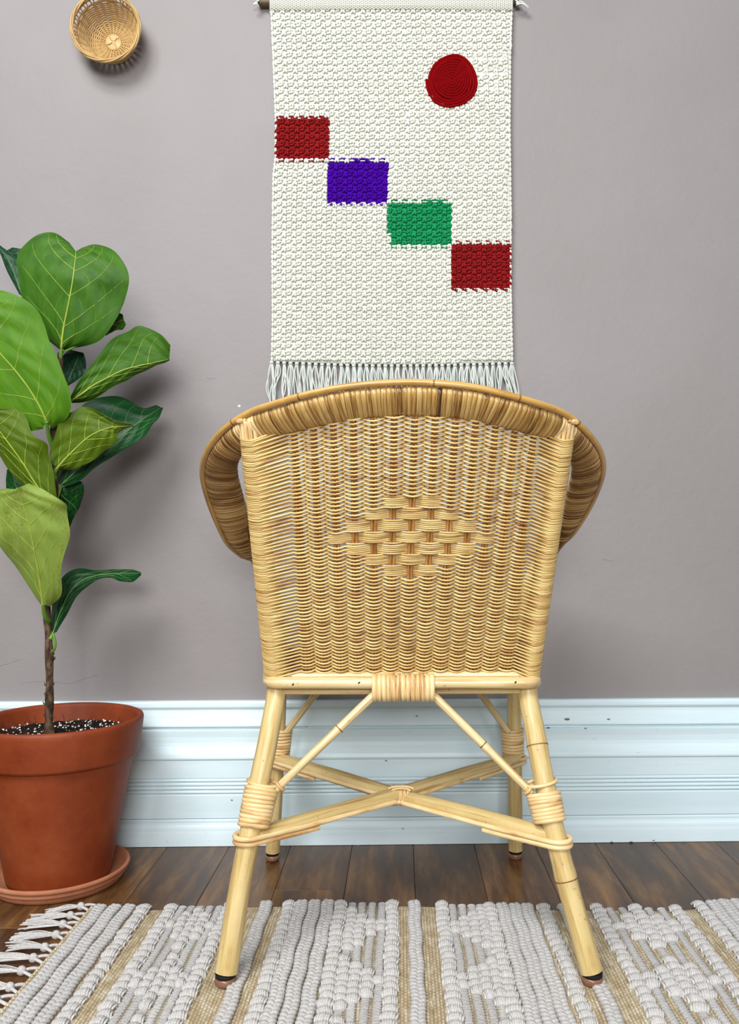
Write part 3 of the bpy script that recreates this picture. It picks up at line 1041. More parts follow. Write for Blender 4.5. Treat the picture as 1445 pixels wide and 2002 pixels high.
# top casing round the dowel: fine rows, rolled
m = MB()
for i in range(20):
    if i < 13:
        y_ = 19.0 - i * 2.35; o_ = HO - .001 + .0095 * math.sqrt(max(0, 1 - ((y_ - 1) / 19.5) ** 2))
    else:
        a_ = math.radians(90 + (i - 13) * 18); y_ = -9.5 - 2.5 * math.sin(a_); o_ = .012 + .0115 * math.cos(a_ - 1.2)
    pts = []
    for kk, q in enumerate(np.linspace(0, 1, 120)):
        px_ = 527.5 + (1002.5 - 527.5) * q
        sg_ = 1 if (kk + i) % 2 else -1
        pts.append(PW(px_, y_ - 2.0 * math.sin(q * 3.1) * (i < 4) + sg_ * .5, o_ + .0007 * sg_))
    m.tube(pts, .00165, 5, tint=i * .9)
m.build('top_casing', M_CREAM, hang)
M_DOWEL = plain('dark_dowel', (92, 76, 52), .45, .4, .12, 40)
m = MB(); m.tube([PW(505, 5, .014), PW(1012, 1, .014)], .0085, 14); m.build('dowel', M_DOWEL, hang)
m = MB()
m.tube(crom([PW(506, 13, .020), PW(503, 7, .024), PW(507, 0, .023), PW(640, -95, .012), PW(765, -190, .006), PW(890, -95, .012), PW(1008, 0, .023), PW(1012, 6, .024), PW(1010, 11, .020)], 60), .0019, 6, tint=1)
m.tube(crom([PW(1009, 6, .024), PW(1018, 3, .026), PW(1027, 9, .024), PW(1033, 15, .020)], 10), .0021, 6, tint=1)
m.tube(crom([PW(1010, 9, .024), PW(1020, 7, .027), PW(1028, 12, .024), PW(1031, 17, .020)], 10), .0019, 6, tint=2)
m.build('hanging_cord', M_FRINGE, hang)
m = MB(); m.tube([PW(765, -188, -.004), PW(765, -189, .012)], .0016, 8); m.blob(PW(765, -189, .012), WT * .004, WUP * .004, WN * .001, 10, 4)
m.build('nail', M_GLIDE, hang)
# crocheted disc: a spiral of rows
m = MB()
ang = np.linspace(0, 2 * math.pi * 9.5, 900)
rad = 1.5 + ang / (2 * math.pi) * 5.15
pts = [PW(884 + rad_ * math.cos(a) * .985 + (2.0 * math.sin(2 * a) if rad_ > 38 else 0), 157 + rad_ * math.sin(a) * 1.035 + (1.6 * math.cos(3 * a) if rad_ > 38 else 0), HO + .0022 + .0005 * math.sin(a * 12)) for a, rad_ in zip(ang, rad)]
m.tube(pts, .0033, 7, up=tuple(WN), tint=.5)
m.blob(PW(884, 157, HO), WT * 50 * PXM, WUP * 52 * PXM, WN * .0016, 30, 5)
m.build('red_disc', M_DISC, hang, label='crimson crocheted disc')
# fringe: one knotted bunch after another
nb = 39
for i in range(nb):
    fx = 531 + (1001 - 531) * i / (nb - 1)
    hy = hem_y(fx) + 1
    m = MB()
    c = PW(fx, hy + 1.5, HO)
    m.blob(c, WT * 4.6 * PXM, WN * .0034, WUP * 3.6 * PXM, 8, 5, 1.0)
    drift = rng.normal(0, 3) + (-6 if i < 2 else (7 if i > nb - 3 else 0)) + (3 if i > nb * .6 else 0)
    for s in range(5):
        x1 = fx + (s - 2) * 2.3 + rng.normal(0, 1.4); x2 = fx + (s - 2) * 2.8 + drift * .6 + rng.normal(0, 3.0); x3 = fx + (s - 2) * 2.4 + drift + rng.normal(0, 4.5)
        ln = rng.uniform(86, 98)
        ctrl_ = [PW(fx + (s - 2) * .8, hy + 2, HO), PW(x1, hy + 22, HO - .001 + rng.uniform(-.002, .002)), PW(x2, hy + 55, HO - .004 + rng.uniform(-.003, .003)), PW(x3, hy + ln, HO - .006 + rng.uniform(-.003, .003))]
        m.tube(crom(ctrl_, 12), .00150, 5, tint=float(rng.uniform(0, 9)), up=tuple(WN))
    m.build('fringe_bunch', M_FRINGE, hang)

# ------------------------------------------------------------------ small basket on the wall
BASK = PW(217, 76, 0.0)
bask = thing('wall_basket', tuple(BASK), 'small round wicker basket hung on the mauve wall', 'basket')
M_BSK = rattan('basket_cane', (206, 172, 112), (184, 147, 88), (142, 102, 54), 0.5, streak=(40, 3, 41), patch=.64)
M_BRIM = rattan('basket_rim_cane', (210, 178, 118), (188, 150, 90), (136, 96, 46), 0.45, streak=(20, 3, 41), patch=.62)
bc = PW(223, 85, 0.0)
bprof = np.array([(.0170, .0030), (.030, .0032), (.0445, .0065), (.0545, .0160), (.0605, .0270), (.0650, .0370), (.0690, .0480), (.0715, .0560)])
rim_off = .0575


def bpt(r, a, off): return bc + WT * r * math.cos(a) + WUP * r * math.sin(a) + WN * off


NSK = 26
bp_d = crom(bprof, 60)
bl = np.concatenate([[0], np.cumsum(np.linalg.norm(np.diff(bp_d, axis=0), axis=1))])
m = MB()
q = 0
for lpos in np.arange(.004, bl[-1] - .0165, .0021):
    r_ = np.interp(lpos, bl, bp_d[:, 0]); o_ = np.interp(lpos, bl, bp_d[:, 1])
    aa = np.linspace(0, 2 * math.pi, NSK * 6, endpoint=False)
    w_ = np.cos(aa * NSK / 2 + (math.pi if q % 2 else 0)) * .0011
    pts = [bpt(r_ + (w * .8 if lpos > .03 else 0), a, o_ + (0 if lpos > .03 else w)) for a, w in zip(aa, w_)]
    m.tube(pts, .00138, 5, closed=True, up=tuple(WN), tint=q * .77); q += 1
bw = m.build('bowl_weave', M_BSK, bask, kind='stuff')
for j in range(NSK):
    a = 2 * math.pi * (j + .5) / NSK
    tw = .030
    m = MB()
    for sg in (-1, 1):
        pts = []
        for lpos in np.linspace(0, bl[-1], 22):
            fr_ = lpos / bl[-1]
            a2 = a + sg * (.016 + (max(0, fr_ - .80) / .2) * .06)
            pts.append(bpt(np.interp(lpos, bl, bp_d[:, 0]), a2, np.interp(lpos, bl, bp_d[:, 1])))
        m.tube(pts, .00135, 5, tint=j + sg * .3)
    m.build('basket_stake', M_BSK, bask)
for q, (lp) in enumerate((bl[-1] - .0150, bl[-1] - .0125, bl[-1] - .003, bl[-1] - .0012)):
    r_ = np.interp(lp, bl, bp_d[:, 0]); o_ = np.interp(lp, bl, bp_d[:, 1])
    m = MB(); m.tube([bpt(r_, a, o_) for a in np.linspace(0, 2 * math.pi, 72, endpoint=False)], .0012, 6, closed=True, up=tuple(WN), tint=q)
    m.build('pairing_row', M_BSK, bask)
for q in range(4):
    pts = []
    for a in np.linspace(0, 2 * math.pi, 200, endpoint=False):
        ph = a * 3 + q * math.pi / 2
        pts.append(bpt(.0728 + .0027 * math.cos(ph), a, rim_off + .0027 * math.sin(ph)))
    m = MB(); m.tube(pts, .0021, 7, closed=True, up=tuple(WN), tint=q * 1.3); m.build('rim_cane', M_BRIM, bask)
m = MB()
V = np.array([[bpt(r_, a, o_) for a in np.linspace(0, 2 * math.pi, 40, endpoint=False)] for r_, o_ in ((.0005, .0052), (.010, .0055), (.0165, .0056), (.0180, .0048), (.0186, .0030))])
m.grid(V, closed_v=True); base_d = m.build('base_disc', rattan('basket_base', (208, 176, 118), (192, 156, 96), (160, 120, 68), .5), bask)
for a0 in (0.7, 2.2, 3.6, 5.2):
    m = MB(); m.tube([bpt(.003, a0, .006), bpt(.010, a0 + .1, .0066), bpt(.016, a0 - .05, .0058)], .0014, 5, flat=.5, tint=a0); m.build('base_split', M_BSK, base_d)

# ------------------------------------------------------------------ fiddle leaf fig in a terracotta pot
PX_, PY_ = -0.6775, 1.625
fig = thing('potted_fig', (PX_, PY_, 0.006), 'broad leafed fig plant growing in a large terracotta pot', 'potted plant')
k = NT('terracotta')
f1 = k.noise(k.vec('Object', (1, 1, 1)), 9, 5, .65)
c = k.ramp(f1, [(.30, srgb((118, 47, 19))), (.55, srgb((139, 62, 29))), (.78, srgb((152, 79, 45)))])
k.bump(k.noise(k.vec('Object', (1, 1, 1)), 220, 3), .18, .001)
M_TERRA = k.done(c, .55, .3)
k = NT('terracotta_pale')
f1 = k.noise(k.vec('Object', (1, 1, 1)), 12, 5, .65)
c = k.ramp(f1, [(.30, srgb((168, 104, 72))), (.75, srgb((196, 136, 102)))])
k.bump(k.noise(k.vec('Object', (1, 1, 1)), 220, 3), .18, .001)
M_SAUCER = k.done(c, .7, .25)

m = MB()
m.lathe([(0, .010), (.092, .010), (.0965, .012), (.0985, .020), (.1175, .123), (.1405, .2435), (.1410, .2455), (.148, .2475), (.1515, .2500), (.1530, .254),
         (.1600, .312), (.1605, .318), (.1590, .3225), (.1545, .3245), (.1490, .3225), (.1475, .317), (.1440, .290), (.134, .240), (.0, .236)], 96, (PX_, PY_, 0))
pot = m.build('pot', M_TERRA, fig)
# soil
k = NT('potting_soil')
f1 = k.noise(k.vec('Object', (1, 1, 1)), 160, 4, .7)
c = k.ramp(f1, [(.35, srgb((16, 11, 9))), (.7, srgb((58, 42, 32)))])
k.bump(f1, .9, .006)
M_SOIL = k.done(c, .95, .15)
m = MB()
rr_ = np.linspace(0, .1430, 26); aa = np.linspace(0, 2 * math.pi, 80, endpoint=False)
hn = rng.normal(0, .0022, (26, 80)); hn[0] = 0
for _ in range(1): hn = (hn + np.roll(hn, 1, 1) + np.roll(hn, -1, 1)) / 1.8
V = np.stack([PX_ + rr_[:, None] * np.cos(aa), PY_ + rr_[:, None] * np.sin(aa), .2875 + hn + .006 * np.exp(-(rr_[:, None] / .03) ** 2)], -1)
m.grid(V[::-1], closed_v=True); soil = m.build('soil', M_SOIL, fig)
m = MB()
for i in range(300):
    r_ = .138 * math.sqrt(rng.uniform(0, 1)); a = rng.uniform(0, 2 * math.pi)
    s = rng.uniform(.0009, .0026)
    m.blob((PX_ + r_ * math.cos(a), PY_ + r_ * math.sin(a), .2895 + rng.uniform(0, .0022)), np.array([s, 0, 0]), np.array([0, s * rng.uniform(.7, 1.2), 0]), np.array([0, 0, s * .8]), 5, 4)
m.build('perlite', plain('perlite_white', (236, 234, 228), .9), soil, kind='stuff')
m = MB()
for i in range(160):
    r_ = .136 * math.sqrt(rng.uniform(0.05, 1)); a = rng.uniform(0, 2 * math.pi)
    p0 = np.array([PX_ + r_ * math.cos(a), PY_ + r_ * math.sin(a), .289])
    m.tube(crom([p0, p0 + rng.normal(0, .004, 3) + [0, 0, .004], p0 + rng.normal(0, .008, 3) + [0, 0, .005]], 5), .0005, 4)
m.build('root_fibres', plain('fibre_brown', (62, 42, 28), .9), soil, kind='stuff')

# stem
M_STEM = rattan('fig_bark', (112, 90, 66), (74, 56, 40), (40, 29, 20), .75, .25, streak=(60, 3, 41))
stem_pts = [at_floor(96, 1.612, .285), P(96, 1400, 1.612), P(97, 1330, 1.612), P(95, 1250, 1.610), P(91, 1180, 1.608), P(95, 1090, 1.606), P(106, 985, 1.606), P(108, 900, 1.606), P(104, 850, 1.606), P(112, 790, 1.606), P(117, 730, 1.604), P(118, 690, 1.603)]
sc_n = 90
sp = crom(stem_pts, sc_n)
sr = np.interp(np.linspace(0, 1, sc_n), [0, .04, .1, .4, .8, 1], [.0125, .0090, .0078, .0068, .0062, .0050])
sr = sr + .0009 * np.sin(np.linspace(0, 60, sc_n)) * np.linspace(1, .3, sc_n)
m = MB(); m.tube(sp, sr, 12, tint=.3)
for i in range(16):
    q = int(rng.uniform(2, 26)); a = rng.uniform(0, 6.28)
    o1 = np.array([math.cos(a), math.sin(a), 0]) * sr[q]
    m.tube([sp[q] + o1 * .7, sp[q] + o1 * 1.25 + [0, 0, .003], sp[q] + o1 * 1.4 + [0, 0, .008]], [.0018, .0014, .0004], 5, tint=i)
m.build('stem', M_STEM, fig)


def leaf_mat(name, lo, hi, rough, spec, vein_mix, blotch=0.0):
    k = NT(name)
    at = k.n('ShaderNodeAttribute', attribute_name='tc').outputs['Vector']
    f1 = k.noise(k.vec('tc', (5, 5, 3)), 1.0, 3)
    c = k.ramp(f1, [(.3, srgb(lo)), (.7, srgb(hi))])
    # fine cross veins
    mp_ = k.n('ShaderNodeMapping'); k.l(at, mp_.inputs['Vector']); mp_.inputs['Scale'].default_value = (1, 1, 1)
    vo = k.n('ShaderNodeTexVoronoi', feature='DISTANCE_TO_EDGE'); k.l(k.vec('tc', (20, 5, 1)), vo.inputs['Vector']); vo.inputs['Scale'].default_value = 1.0
    ed = k.ramp(vo.outputs['Distance'], [(.0, (vein_mix,) * 3 + (1,)), (.05, (0, 0, 0, 1))])
    c = k.mix(ed, c, srgb([min(255, x * 1.15 + 30) for x in hi]))
    if blotch:
        s = k.noise(k.vec('tc', (46, 34, 1)), 1.0, 5, .75)
        w = k.noise(k.vec('tc', (2.2, 2.2, 1)), 1.0, 2)
        fac = k.math('MULTIPLY', k.ramp(s, [(.50, (0, 0, 0, 1)), (.66, (blotch,) * 3 + (1,))]), k.ramp(w, [(.42, (0, 0, 0, 1)), (.6, (1, 1, 1, 1))]))
        c = k.mix(fac, c, srgb((112, 84, 40)))
    k.bump(k.noise(k.vec('tc', (14, 8, 1)), 1.0, 3), .22, .003)
    m_ = k.done(c, rough, spec)
    k.b.inputs['Subsurface Weight'].default_value = 0.0
    # thin leaf: some light passes through
    tr = k.n('ShaderNodeBsdfTranslucent'); k.l(c, tr.inputs['Color'])
    ms = k.n('ShaderNodeMixShader'); ms.inputs[0].default_value = .22
    out = [n for n in k.nt.nodes if n.type == 'OUTPUT_MATERIAL'][0]
    k.l(k.b.outputs[0], ms.inputs[1]); k.l(tr.outputs[0], ms.inputs[2]); k.l(ms.outputs[0], out.inputs['Surface'])
    return m_


LM = {
    'mid': leaf_mat('leaf_underside_mid', (51, 97, 17), (74, 121, 30), .5, .2, .0),
    'bright': leaf_mat('leaf_underside_bright', (76, 127, 17), (97, 147, 30), .5, .2, .0),
    'olive': leaf_mat('leaf_underside_olive', (78, 104, 13), (96, 122, 22), .5, .2, .0),
    'pale': leaf_mat('leaf_underside_pale', (134, 160, 64), (152, 176, 80), .5, .25, .0, .7),
    'dark': leaf_mat('leaf_topside', (4, 56, 18), (14, 82, 28), .38, .28, .0),
    'deep': leaf_mat('leaf_topside_deep', (14, 54, 34), (26, 74, 46), .36, .3, .0),
}
M_VEIN = plain('leaf_vein', (156, 172, 68), .5, .3, .05)
M_VEIND = plain('leaf_vein_top', (118, 160, 92), .45, .3, .05)
M_PET = plain('petiole_green', (104, 150, 44), .45, .35, .12, 30)

# each leaf: control rows base -> tip of (left px,py  mid px,py  right px,py), depths base/mid/tip, edge depths, look, petiole
LEAVES = [
    ('mid', [(118, 684, 120, 680, 126, 684), (85, 655, 124, 645, 192, 668), (60, 617, 131, 610, 222, 630), (40, 567, 138, 575, 246, 585), (33, 522, 143, 545, 251, 548),
             (41, 488, 146, 520, 244, 515), (66, 463, 148, 504, 221, 490), (104, 455, 148, 496, 188, 478), (135, 474, 148, 492, 162, 484)],
     (1.598, 1.575, 1.60), (.014, .020), .004, [(120, 682), (118, 700), (117, 715)], 1),
    ('bright', [(84, 838, 90, 822, 102, 838), (55, 843, 78, 795, 133, 815), (20, 832, 55, 757, 137, 770), (-30, 805, 28, 722, 119, 715), (-75, 760, 0, 690, 99, 675),
                (-100, 700, -25, 655, 88, 635), (-100, 650, -42, 625, 64, 598), (-85, 610, -52, 600, 28, 575), (-62, 575, -52, 578, -18, 564)],
     (1.560, 1.520, 1.50), (.012, .016), .004, [(91, 824), (95, 850), (103, 873)], 1),
    ('mid', [(137, 778, 139, 783, 141, 788), (150, 752, 160, 770, 166, 785), (172, 722, 185, 752, 200, 771), (196, 690, 212, 738, 230, 750), (225, 660, 240, 724, 254, 741),
             (252, 646, 268, 716, 277, 727), (276, 638, 292, 711, 300, 717), (312, 652, 315, 706, 319, 710), (333, 675, 331, 702, 332, 704)],
     (1.610, 1.615, 1.64), (-.010, .018), .003, [(139, 783), (124, 790), (113, 800)], 1),
    ('dark', [(112, 945, 120, 948, 128, 951), (118, 900, 145, 925, 155, 940), (130, 850, 172, 900, 190, 912), (150, 810, 200, 877, 222, 890), (178, 781, 228, 857, 256, 872),
              (215, 775, 252, 840, 281, 852), (250, 781, 275, 823, 299, 830), (280, 798, 298, 808, 311, 815), (306, 792, 315, 797, 319, 797)],
     (1.625, 1.68, 1.72), (.018, -.012), .004, [(120, 948), (116, 960), (110, 975)], 0),
    ('olive', [(100, 905, 112, 915, 120, 918), (98, 882, 127, 898, 146, 917), (107, 852, 148, 877, 172, 905), (120, 818, 170, 857, 197, 888), (142, 803, 188, 846, 217, 873),
               (166, 796, 205, 839, 229, 857), (197, 807, 220, 835, 232, 846), (222, 822, 238, 834, 244, 838), (255, 829, 261, 832, 263, 833)],
     (1.592, 1.585, 1.60), (-.010, .016), .004, [(112, 915), (106, 928), (108, 938)], 1),
    ('olive', [(95, 985, 105, 990, 112, 985), (60, 965, 88, 970, 110, 960), (36, 940, 66, 940, 104, 925), (8, 905, 45, 905, 97, 892), (-15, 870, 22, 873, 90, 868),
               (-35, 845, 5, 850, 66, 849), (-45, 820, -8, 832, 52, 820), (-40, 800, -15, 818, 34, 798), (-25, 795, -18, 802, 4, 797)],
     (1.585, 1.545, 1.53), (.014, .010), .004, [(105, 990), (107, 1000), (106, 1012)], 1),
    ('pale', [(79, 1180, 84, 1182, 98, 1185), (58, 1150, 79, 1145, 120, 1163), (30, 1105, 74, 1110, 119, 1118), (2, 1073, 67, 1075, 130, 1072), (-18, 1040, 60, 1040, 136, 1037),
              (-30, 1000, 53, 1010, 132, 1000), (-20, 968, 44, 985, 125, 983), (4, 956, 38, 968, 92, 961), (27, 957, 38, 953, 56, 945)],
     (1.560, 1.500, 1.47), (.016, .012), .005, [(84, 1180), (87, 1203), (95, 1214)], 1),
    ('dark', [(99, 1230, 104, 1238, 110, 1236), (101, 1195, 115, 1205, 128, 1205), (108, 1155, 128, 1175, 146, 1173), (124, 1126, 145, 1148, 165, 1150), (157, 1112, 172, 1130, 190, 1134),
              (190, 1115, 205, 1123, 216, 1129), (225, 1114, 232, 1121, 238, 1137), (255, 1113, 257, 1121, 259, 1137), (275, 1119, 276, 1121, 276, 1124)],
     (1.612, 1.66, 1.69), (.020, -.012), .003, [(104, 1237), (101, 1243), (98, 1250)], 0),
    ('deep', [(125, 752, 131, 756, 136, 752), (118, 735, 137, 738, 152, 742), (118, 715, 145, 718, 166, 728), (124, 695, 152, 700, 168, 708), (138, 684, 155, 688, 163, 690)],
     (1.64, 1.66, 1.67), (.006, .006), .002, [(131, 754), (124, 775), (113, 795)], 0),
    ('mid', [(195, 650, 200, 655, 207, 656), (203, 625, 218, 638, 226, 646), (222, 608, 234, 628, 240, 644), (240, 615, 242, 626, 246, 634)],
     (1.63, 1.64, 1.65), (.004, .006), .002, [(200, 655), (170, 668), (119, 690)], 1),
    ('deep', [(38, 575, 44, 580, 50, 576), (14, 530, 32, 545, 52, 540), (-2, 492, 18, 510, 45, 505), (-30, 465, -5, 482, 14, 490), (-45, 462, -30, 466, -12, 470)],
     (1.63, 1.65, 1.66), (.010, .010), .003, [(44, 580), (80, 640), (114, 720)], 0),
    ('deep', [(30, 560, 36, 566, 44, 560), (18, 520, 36, 530, 52, 525), (12, 494, 34, 500, 56, 500), (24, 484, 38, 486, 50, 487)],
     (1.655, 1.67, 1.68), (.006, .006), .002, [(36, 565), (80, 640), (113, 730)], 0),
    ('dark', [(48, 985, 56, 990, 62, 985), (18, 975, 40, 970, 66, 965), (12, 945, 28, 940, 50, 935), (14, 918, 22, 915, 34, 915)],
     (1.63, 1.645, 1.65), (.006, .006), .002, [(56, 988), (80, 995), (104, 1010)], 0),
    ('dark', [(108, 965, 114, 962, 118, 955), (112, 985, 128, 975, 145, 945), (122, 1010, 140, 985, 160, 942), (128, 1030, 148, 995, 164, 962), (134, 1036, 144, 1012, 156, 990)],
     (1.625, 1.645, 1.66), (.008, .006), .002, [(114, 962), (112, 975), (108, 985)], 0),
    ('dark', [(112, 870, 116, 868, 120, 872), (116, 1085, 120, 1088, 124, 1084), (120, 1110, 124, 1108, 127, 1098)],
     (1.632, 1.64, 1.65), (.004, .004), .001, [(116, 870), (112, 890), (108, 900)], 0),
]
CAMP = np.array([0, 0, CAM_H])
for li, (look, rows_, dep, ed, wav, pet, under) in enumerate(LEAVES[:14]):
    big = len(rows_) > 6
    NR, NC = (44, 20) if big else (22, 12)
    C = crom(rows_, NR)
    if big:
        for q_, ph_ in ((0, 0.3), (4, 1.7)):
            wv = np.sin(np.linspace(0, 1, NR) * 24 + ph_ + li * 1.3) * np.sin(np.linspace(0, 1, NR) * math.pi) * 1.6
            C[:, q_:q_ + 2] += wv[:, None] * nrm(C[:, q_:q_ + 2] - C[:, 2:4])
    tt = np.linspace(0, 1, NR); ss = np.linspace(-1, 1, NC + 1)
    dm = np.interp(tt, [0, .5, 1], dep)
    V = np.zeros((NR, NC + 1, 3))
    ph = rng.uniform(0, 6)
    for i in range(NR):
        for j, s in enumerate(ss):
            Lp, Mp, Rp = C[i, 0:2], C[i, 2:4], C[i, 4:6]
            e = Lp if s < 0 else Rp
            a = abs(s)
            pp = Mp + (e - Mp) * a
            dd = dm[i] + (ed[0] if s < 0 else ed[1]) * a ** 1.6 + wav * a * a * math.sin(tt[i] * 13 + ph + (0 if s < 0 else 2)) \
                + .0016 * math.sin(a * 3.1) * math.sin((tt[i] + .35 * a) * 34)
            V[i, j] = P(pp[0], pp[1], dd)
    Nv = np.cross(np.gradient(V, axis=0), np.gradient(V, axis=1))
    Nv = nrm(Nv)
    flip = np.sign(np.sum(Nv * (CAMP - V), -1).mean()); Nv = Nv * flip
    TH = .00045
    tc = np.zeros(V.shape); tc[..., 0] = tt[:, None]; tc[..., 1] = ss[None]; tc[..., 2] = li * 3.1
    Fv, Bv = V + Nv * TH, V - Nv * TH
    m = MB()
    fm = M_ = LM[look]
    other = LM['dark'] if under else LM['mid']
    if flip > 0: m.grid(Fv, tc=tc, mat=0); m.grid(Bv[::-1], tc=tc[::-1], mat=1)
    else: m.grid(Fv[::-1], tc=tc[::-1], mat=0); m.grid(Bv, tc=tc, mat=1)
    rim = np.concatenate([np.arange(NR) * (NC + 1), (NR - 1) * (NC + 1) + np.arange(1, NC + 1), (np.arange(NR - 1)[::-1]) * (NC + 1) + NC, np.arange(1, NC)[::-1]])
    m.grid(np.stack([Fv.reshape(-1, 3)[rim], Bv.reshape(-1, 3)[rim]], 1), closed_u=True, mat=0)
    lf = m.build('leaf', [LM[look], other], fig)

    def on(t, s, lift):
        ti = min(max(t, 0), 1) * (NR - 1); si = (min(max(s, -1), 1) + 1) / 2 * NC
        i0, j0 = min(int(ti), NR - 2), min(int(si), NC - 1); fi, fj = ti - i0, si - j0
        def bl_(G): return (G[i0, j0] * (1 - fi) + G[i0 + 1, j0] * fi) * (1 - fj) + (G[i0, j0 + 1] * (1 - fi) + G[i0 + 1, j0 + 1] * fi) * fj
        return bl_(V) + bl_(Nv) * lift
    m = MB()
    w0 = .0021 if big else .0011
    if not under: w0 *= .6
    tl = np.linspace(0, .985, 30)
    m.tube([on(t, 0, TH + .0003) for t in tl], np.interp(tl, [0, .5, 1], [w0, w0 * .6, w0 * .2]), 6)
    t0s = ((.01, .36), (.16, .40), (.37, .38), (.57, .28), (.74, .15)) if big else ((.1, .4), (.4, .35))
    for t0, dt in t0s:
        for sg in (-1, 1):
            a = np.linspace(0, .90, 16)
            j1 = rng.uniform(-.02, .02)
            m.tube([on(t0 + j1 + dt * q ** 1.12, sg * q, TH + .0001) for q in a], np.interp(a, [0, .9], [w0 * .34, w0 * .10]), 5)
            if big:
                for q0 in (.30, .62):
                    st = np.linspace(0, 1, 6)
                    m.tube([on(t0 + j1 + dt * q0 ** 1.12 + .07 * z_ + .03 * z_ * z_, sg * (q0 + .02 * z_ - .16 * z_ * z_), TH) for z_ in st], w0 * .085, 4)
                for _ in range(5):
                    q0 = rng.uniform(.10, .80); sl = rng.uniform(-.10, .14) * (1 if rng.uniform() > .3 else -1)
                    m.tube([on(t0 + j1 + dt * q0 ** 1.12 + .002, sg * q0, TH), on(t0 + j1 + dt * q0 ** 1.12 + .02, sg * (q0 + sl * .6), TH), on(t0 + j1 + dt * q0 ** 1.12 + .024, sg * (q0 + sl), TH - .0002)], w0 * .06, 4)
    m.build('veins', M_VEIN if under else M_VEIND, lf)
    # petiole
    ppts = [P(x, y, d) for (x, y), d in zip(pet, np.linspace(dep[0], 1.606, len(pet)))]
    m = MB(); m.tube(crom(ppts, 12), (np.linspace(.0030, .0052, 12) if under else np.linspace(.0024, .0040, 12)) if big else .0022, 9); m.build('petiole', M_PET, lf)
# bare petiole stubs low on the stem
m = MB(); m.tube(crom([P(103, 1238, 1.60), P(108, 1255, 1.598), P(107, 1268, 1.60), P(102, 1274, 1.606)], 10), .0027, 8); m.build('petiole_stub', M_PET, fig)

# saucer
m = MB()
m.lathe([(0, .0002), (.1125, .0002), (.1175, .0015), (.1215, .0060), (.1235, .0105), (.1240, .0120), (.1262, .0135), (.1282, .0160), (.1285, .0185), (.1278, .0205), (.1272, .0213), (.1290, .0222),
         (.1322, .0240), (.1340, .0275), (.1335, .0305), (.1315, .0325), (.1290, .0325), (.1268, .0305), (.1235, .0220), (.1160, .0100), (0, .0090)], 96, (PX_, PY_, 0))
sau = m.build('plant_saucer', M_SAUCER)
sau['label'] = 'round terracotta saucer on the floor under the pot'; sau['category'] = 'saucer'

# ------------------------------------------------------------------ rug
XPM = 0.0009375


def RX(px): return (px - 783) * XPM


rug = thing('rug', (RX(810), 1.15, 0.0), 'cream and tan woven rug with raised braids under the chair', 'rug')
Y_NEAR = 0.86


def far_edge(x):
    return 1.495 + .010 * math.sin(x * 7.0 + 2.2) + .012 * math.exp(-((x - .60) / .07) ** 2) - .008 * math.exp(-((x - .50) / .06) ** 2)


k = NT('jute_weave')
co = k.n('ShaderNodeTexCoord').outputs['Object']
bk = k.n('ShaderNodeTexBrick'); mpb = k.n('ShaderNodeMapping'); k.l(co, mpb.inputs['Vector']); mpb.inputs['Rotation'].default_value = (0, 0, math.radians(90)); k.l(mpb.outputs[0], bk.inputs['Vector'])
bk.inputs['Scale'].default_value = 1.0; bk.inputs['Brick Width'].default_value = .0085; bk.inputs['Row Height'].default_value = .0052; bk.inputs['Mortar Size'].default_value = .0010; bk.inputs['Mortar Smooth'].default_value = .6
nz = k.noise(k.vec('Object', (90, 40, 90)), 1.0, 4, .7)
c = k.ramp(nz, [(.32, srgb((170, 151, 119))), (.50, srgb((196, 177, 144))), (.64, srgb((217, 204, 177)))])
nz2 = k.noise(k.vec('Object', (190, 30, 90)), 1.0, 2, .5)
c = k.mix(k.ramp(nz2, [(.60, (0, 0, 0, 1)), (.68, (.8, .8, .8, 1))]), c, srgb((232, 226, 208)))
c = k.mix(k.math('MULTIPLY', bk.outputs['Fac'], .28), c, srgb((136, 114, 80)))
hgt = k.math('SUBTRACT', 1.0, bk.outputs['Fac'])
k.bump(hgt, .9, .0022)
M_JUTE = k.done(c, .95, .1)


def cotton(name, lo, hi):
    k = NT(name)
    f = k.noise(k.vec('tc', (1, 1, 70)), 1.0, 1)
    c = k.ramp(f, [(.35, srgb(lo)), (.65, srgb(hi))])
    g = k.noise(k.vec('Object', (150, 620, 300)), 1.0, 3, .6)
    k.bump(g, .9, .0030)
    return k.done(c, .95, .1, .1)


M_COTTON = cotton('white_cotton', (196, 192, 189), (210, 207, 204))
M_COTTON2 = cotton('cotton_loop', (202, 198, 194), (216, 212, 209))

x_l, x_r = RX(187), RX(1462)
m = MB()
xs = np.linspace(x_l, x_r, 120)
V = np.array([[(x, Y_NEAR + (far_edge(x) - Y_NEAR) * t, .0045 + (.0 if 0 < t < 1 else -.003)) for t in np.linspace(0, 1, 14)] for x in xs])
m.grid(V)
V2 = V.copy(); V2[..., 2] = .0008
m.grid(V2[::-1])
for a, b in ((V[:, -1], V2[:, -1]), (V2[:, 0], V[:, 0]), (V2[-1], V[-1]), (V[0], V2[0])):
    m.grid(np.stack([a, b], 0))
rug_base = m.build('jute_ground', M_JUTE, rug)


def braid(px, w=.0125):
    x0 = RX(px); y1 = far_edge(x0) + .008
    L = y1 - Y_NEAR
    th = np.linspace(0, L / .030 * 2 * math.pi, int(L / .030 * 14))
    m = MB()
    for s in range(3):
        p = th + s * 2 * math.pi / 3
        wob = .0012 * np.sin(th * .31 + px)
        y = Y_NEAR + th / th[-1] * L
        z = .0075 + .0024 * np.sin(2 * p)
        z = np.where(y > y1 - .006, z - (y - (y1 - .006)) * .7, z)
        pts = np.stack([x0 + wob + .0068 * np.sin(p), y, z], -1)
        m.tube(pts, .0056, 7, tint=s * .7 + px, up=(0, 0, 1), flat=.80)
    m.build('braid', M_COTTON, rug)


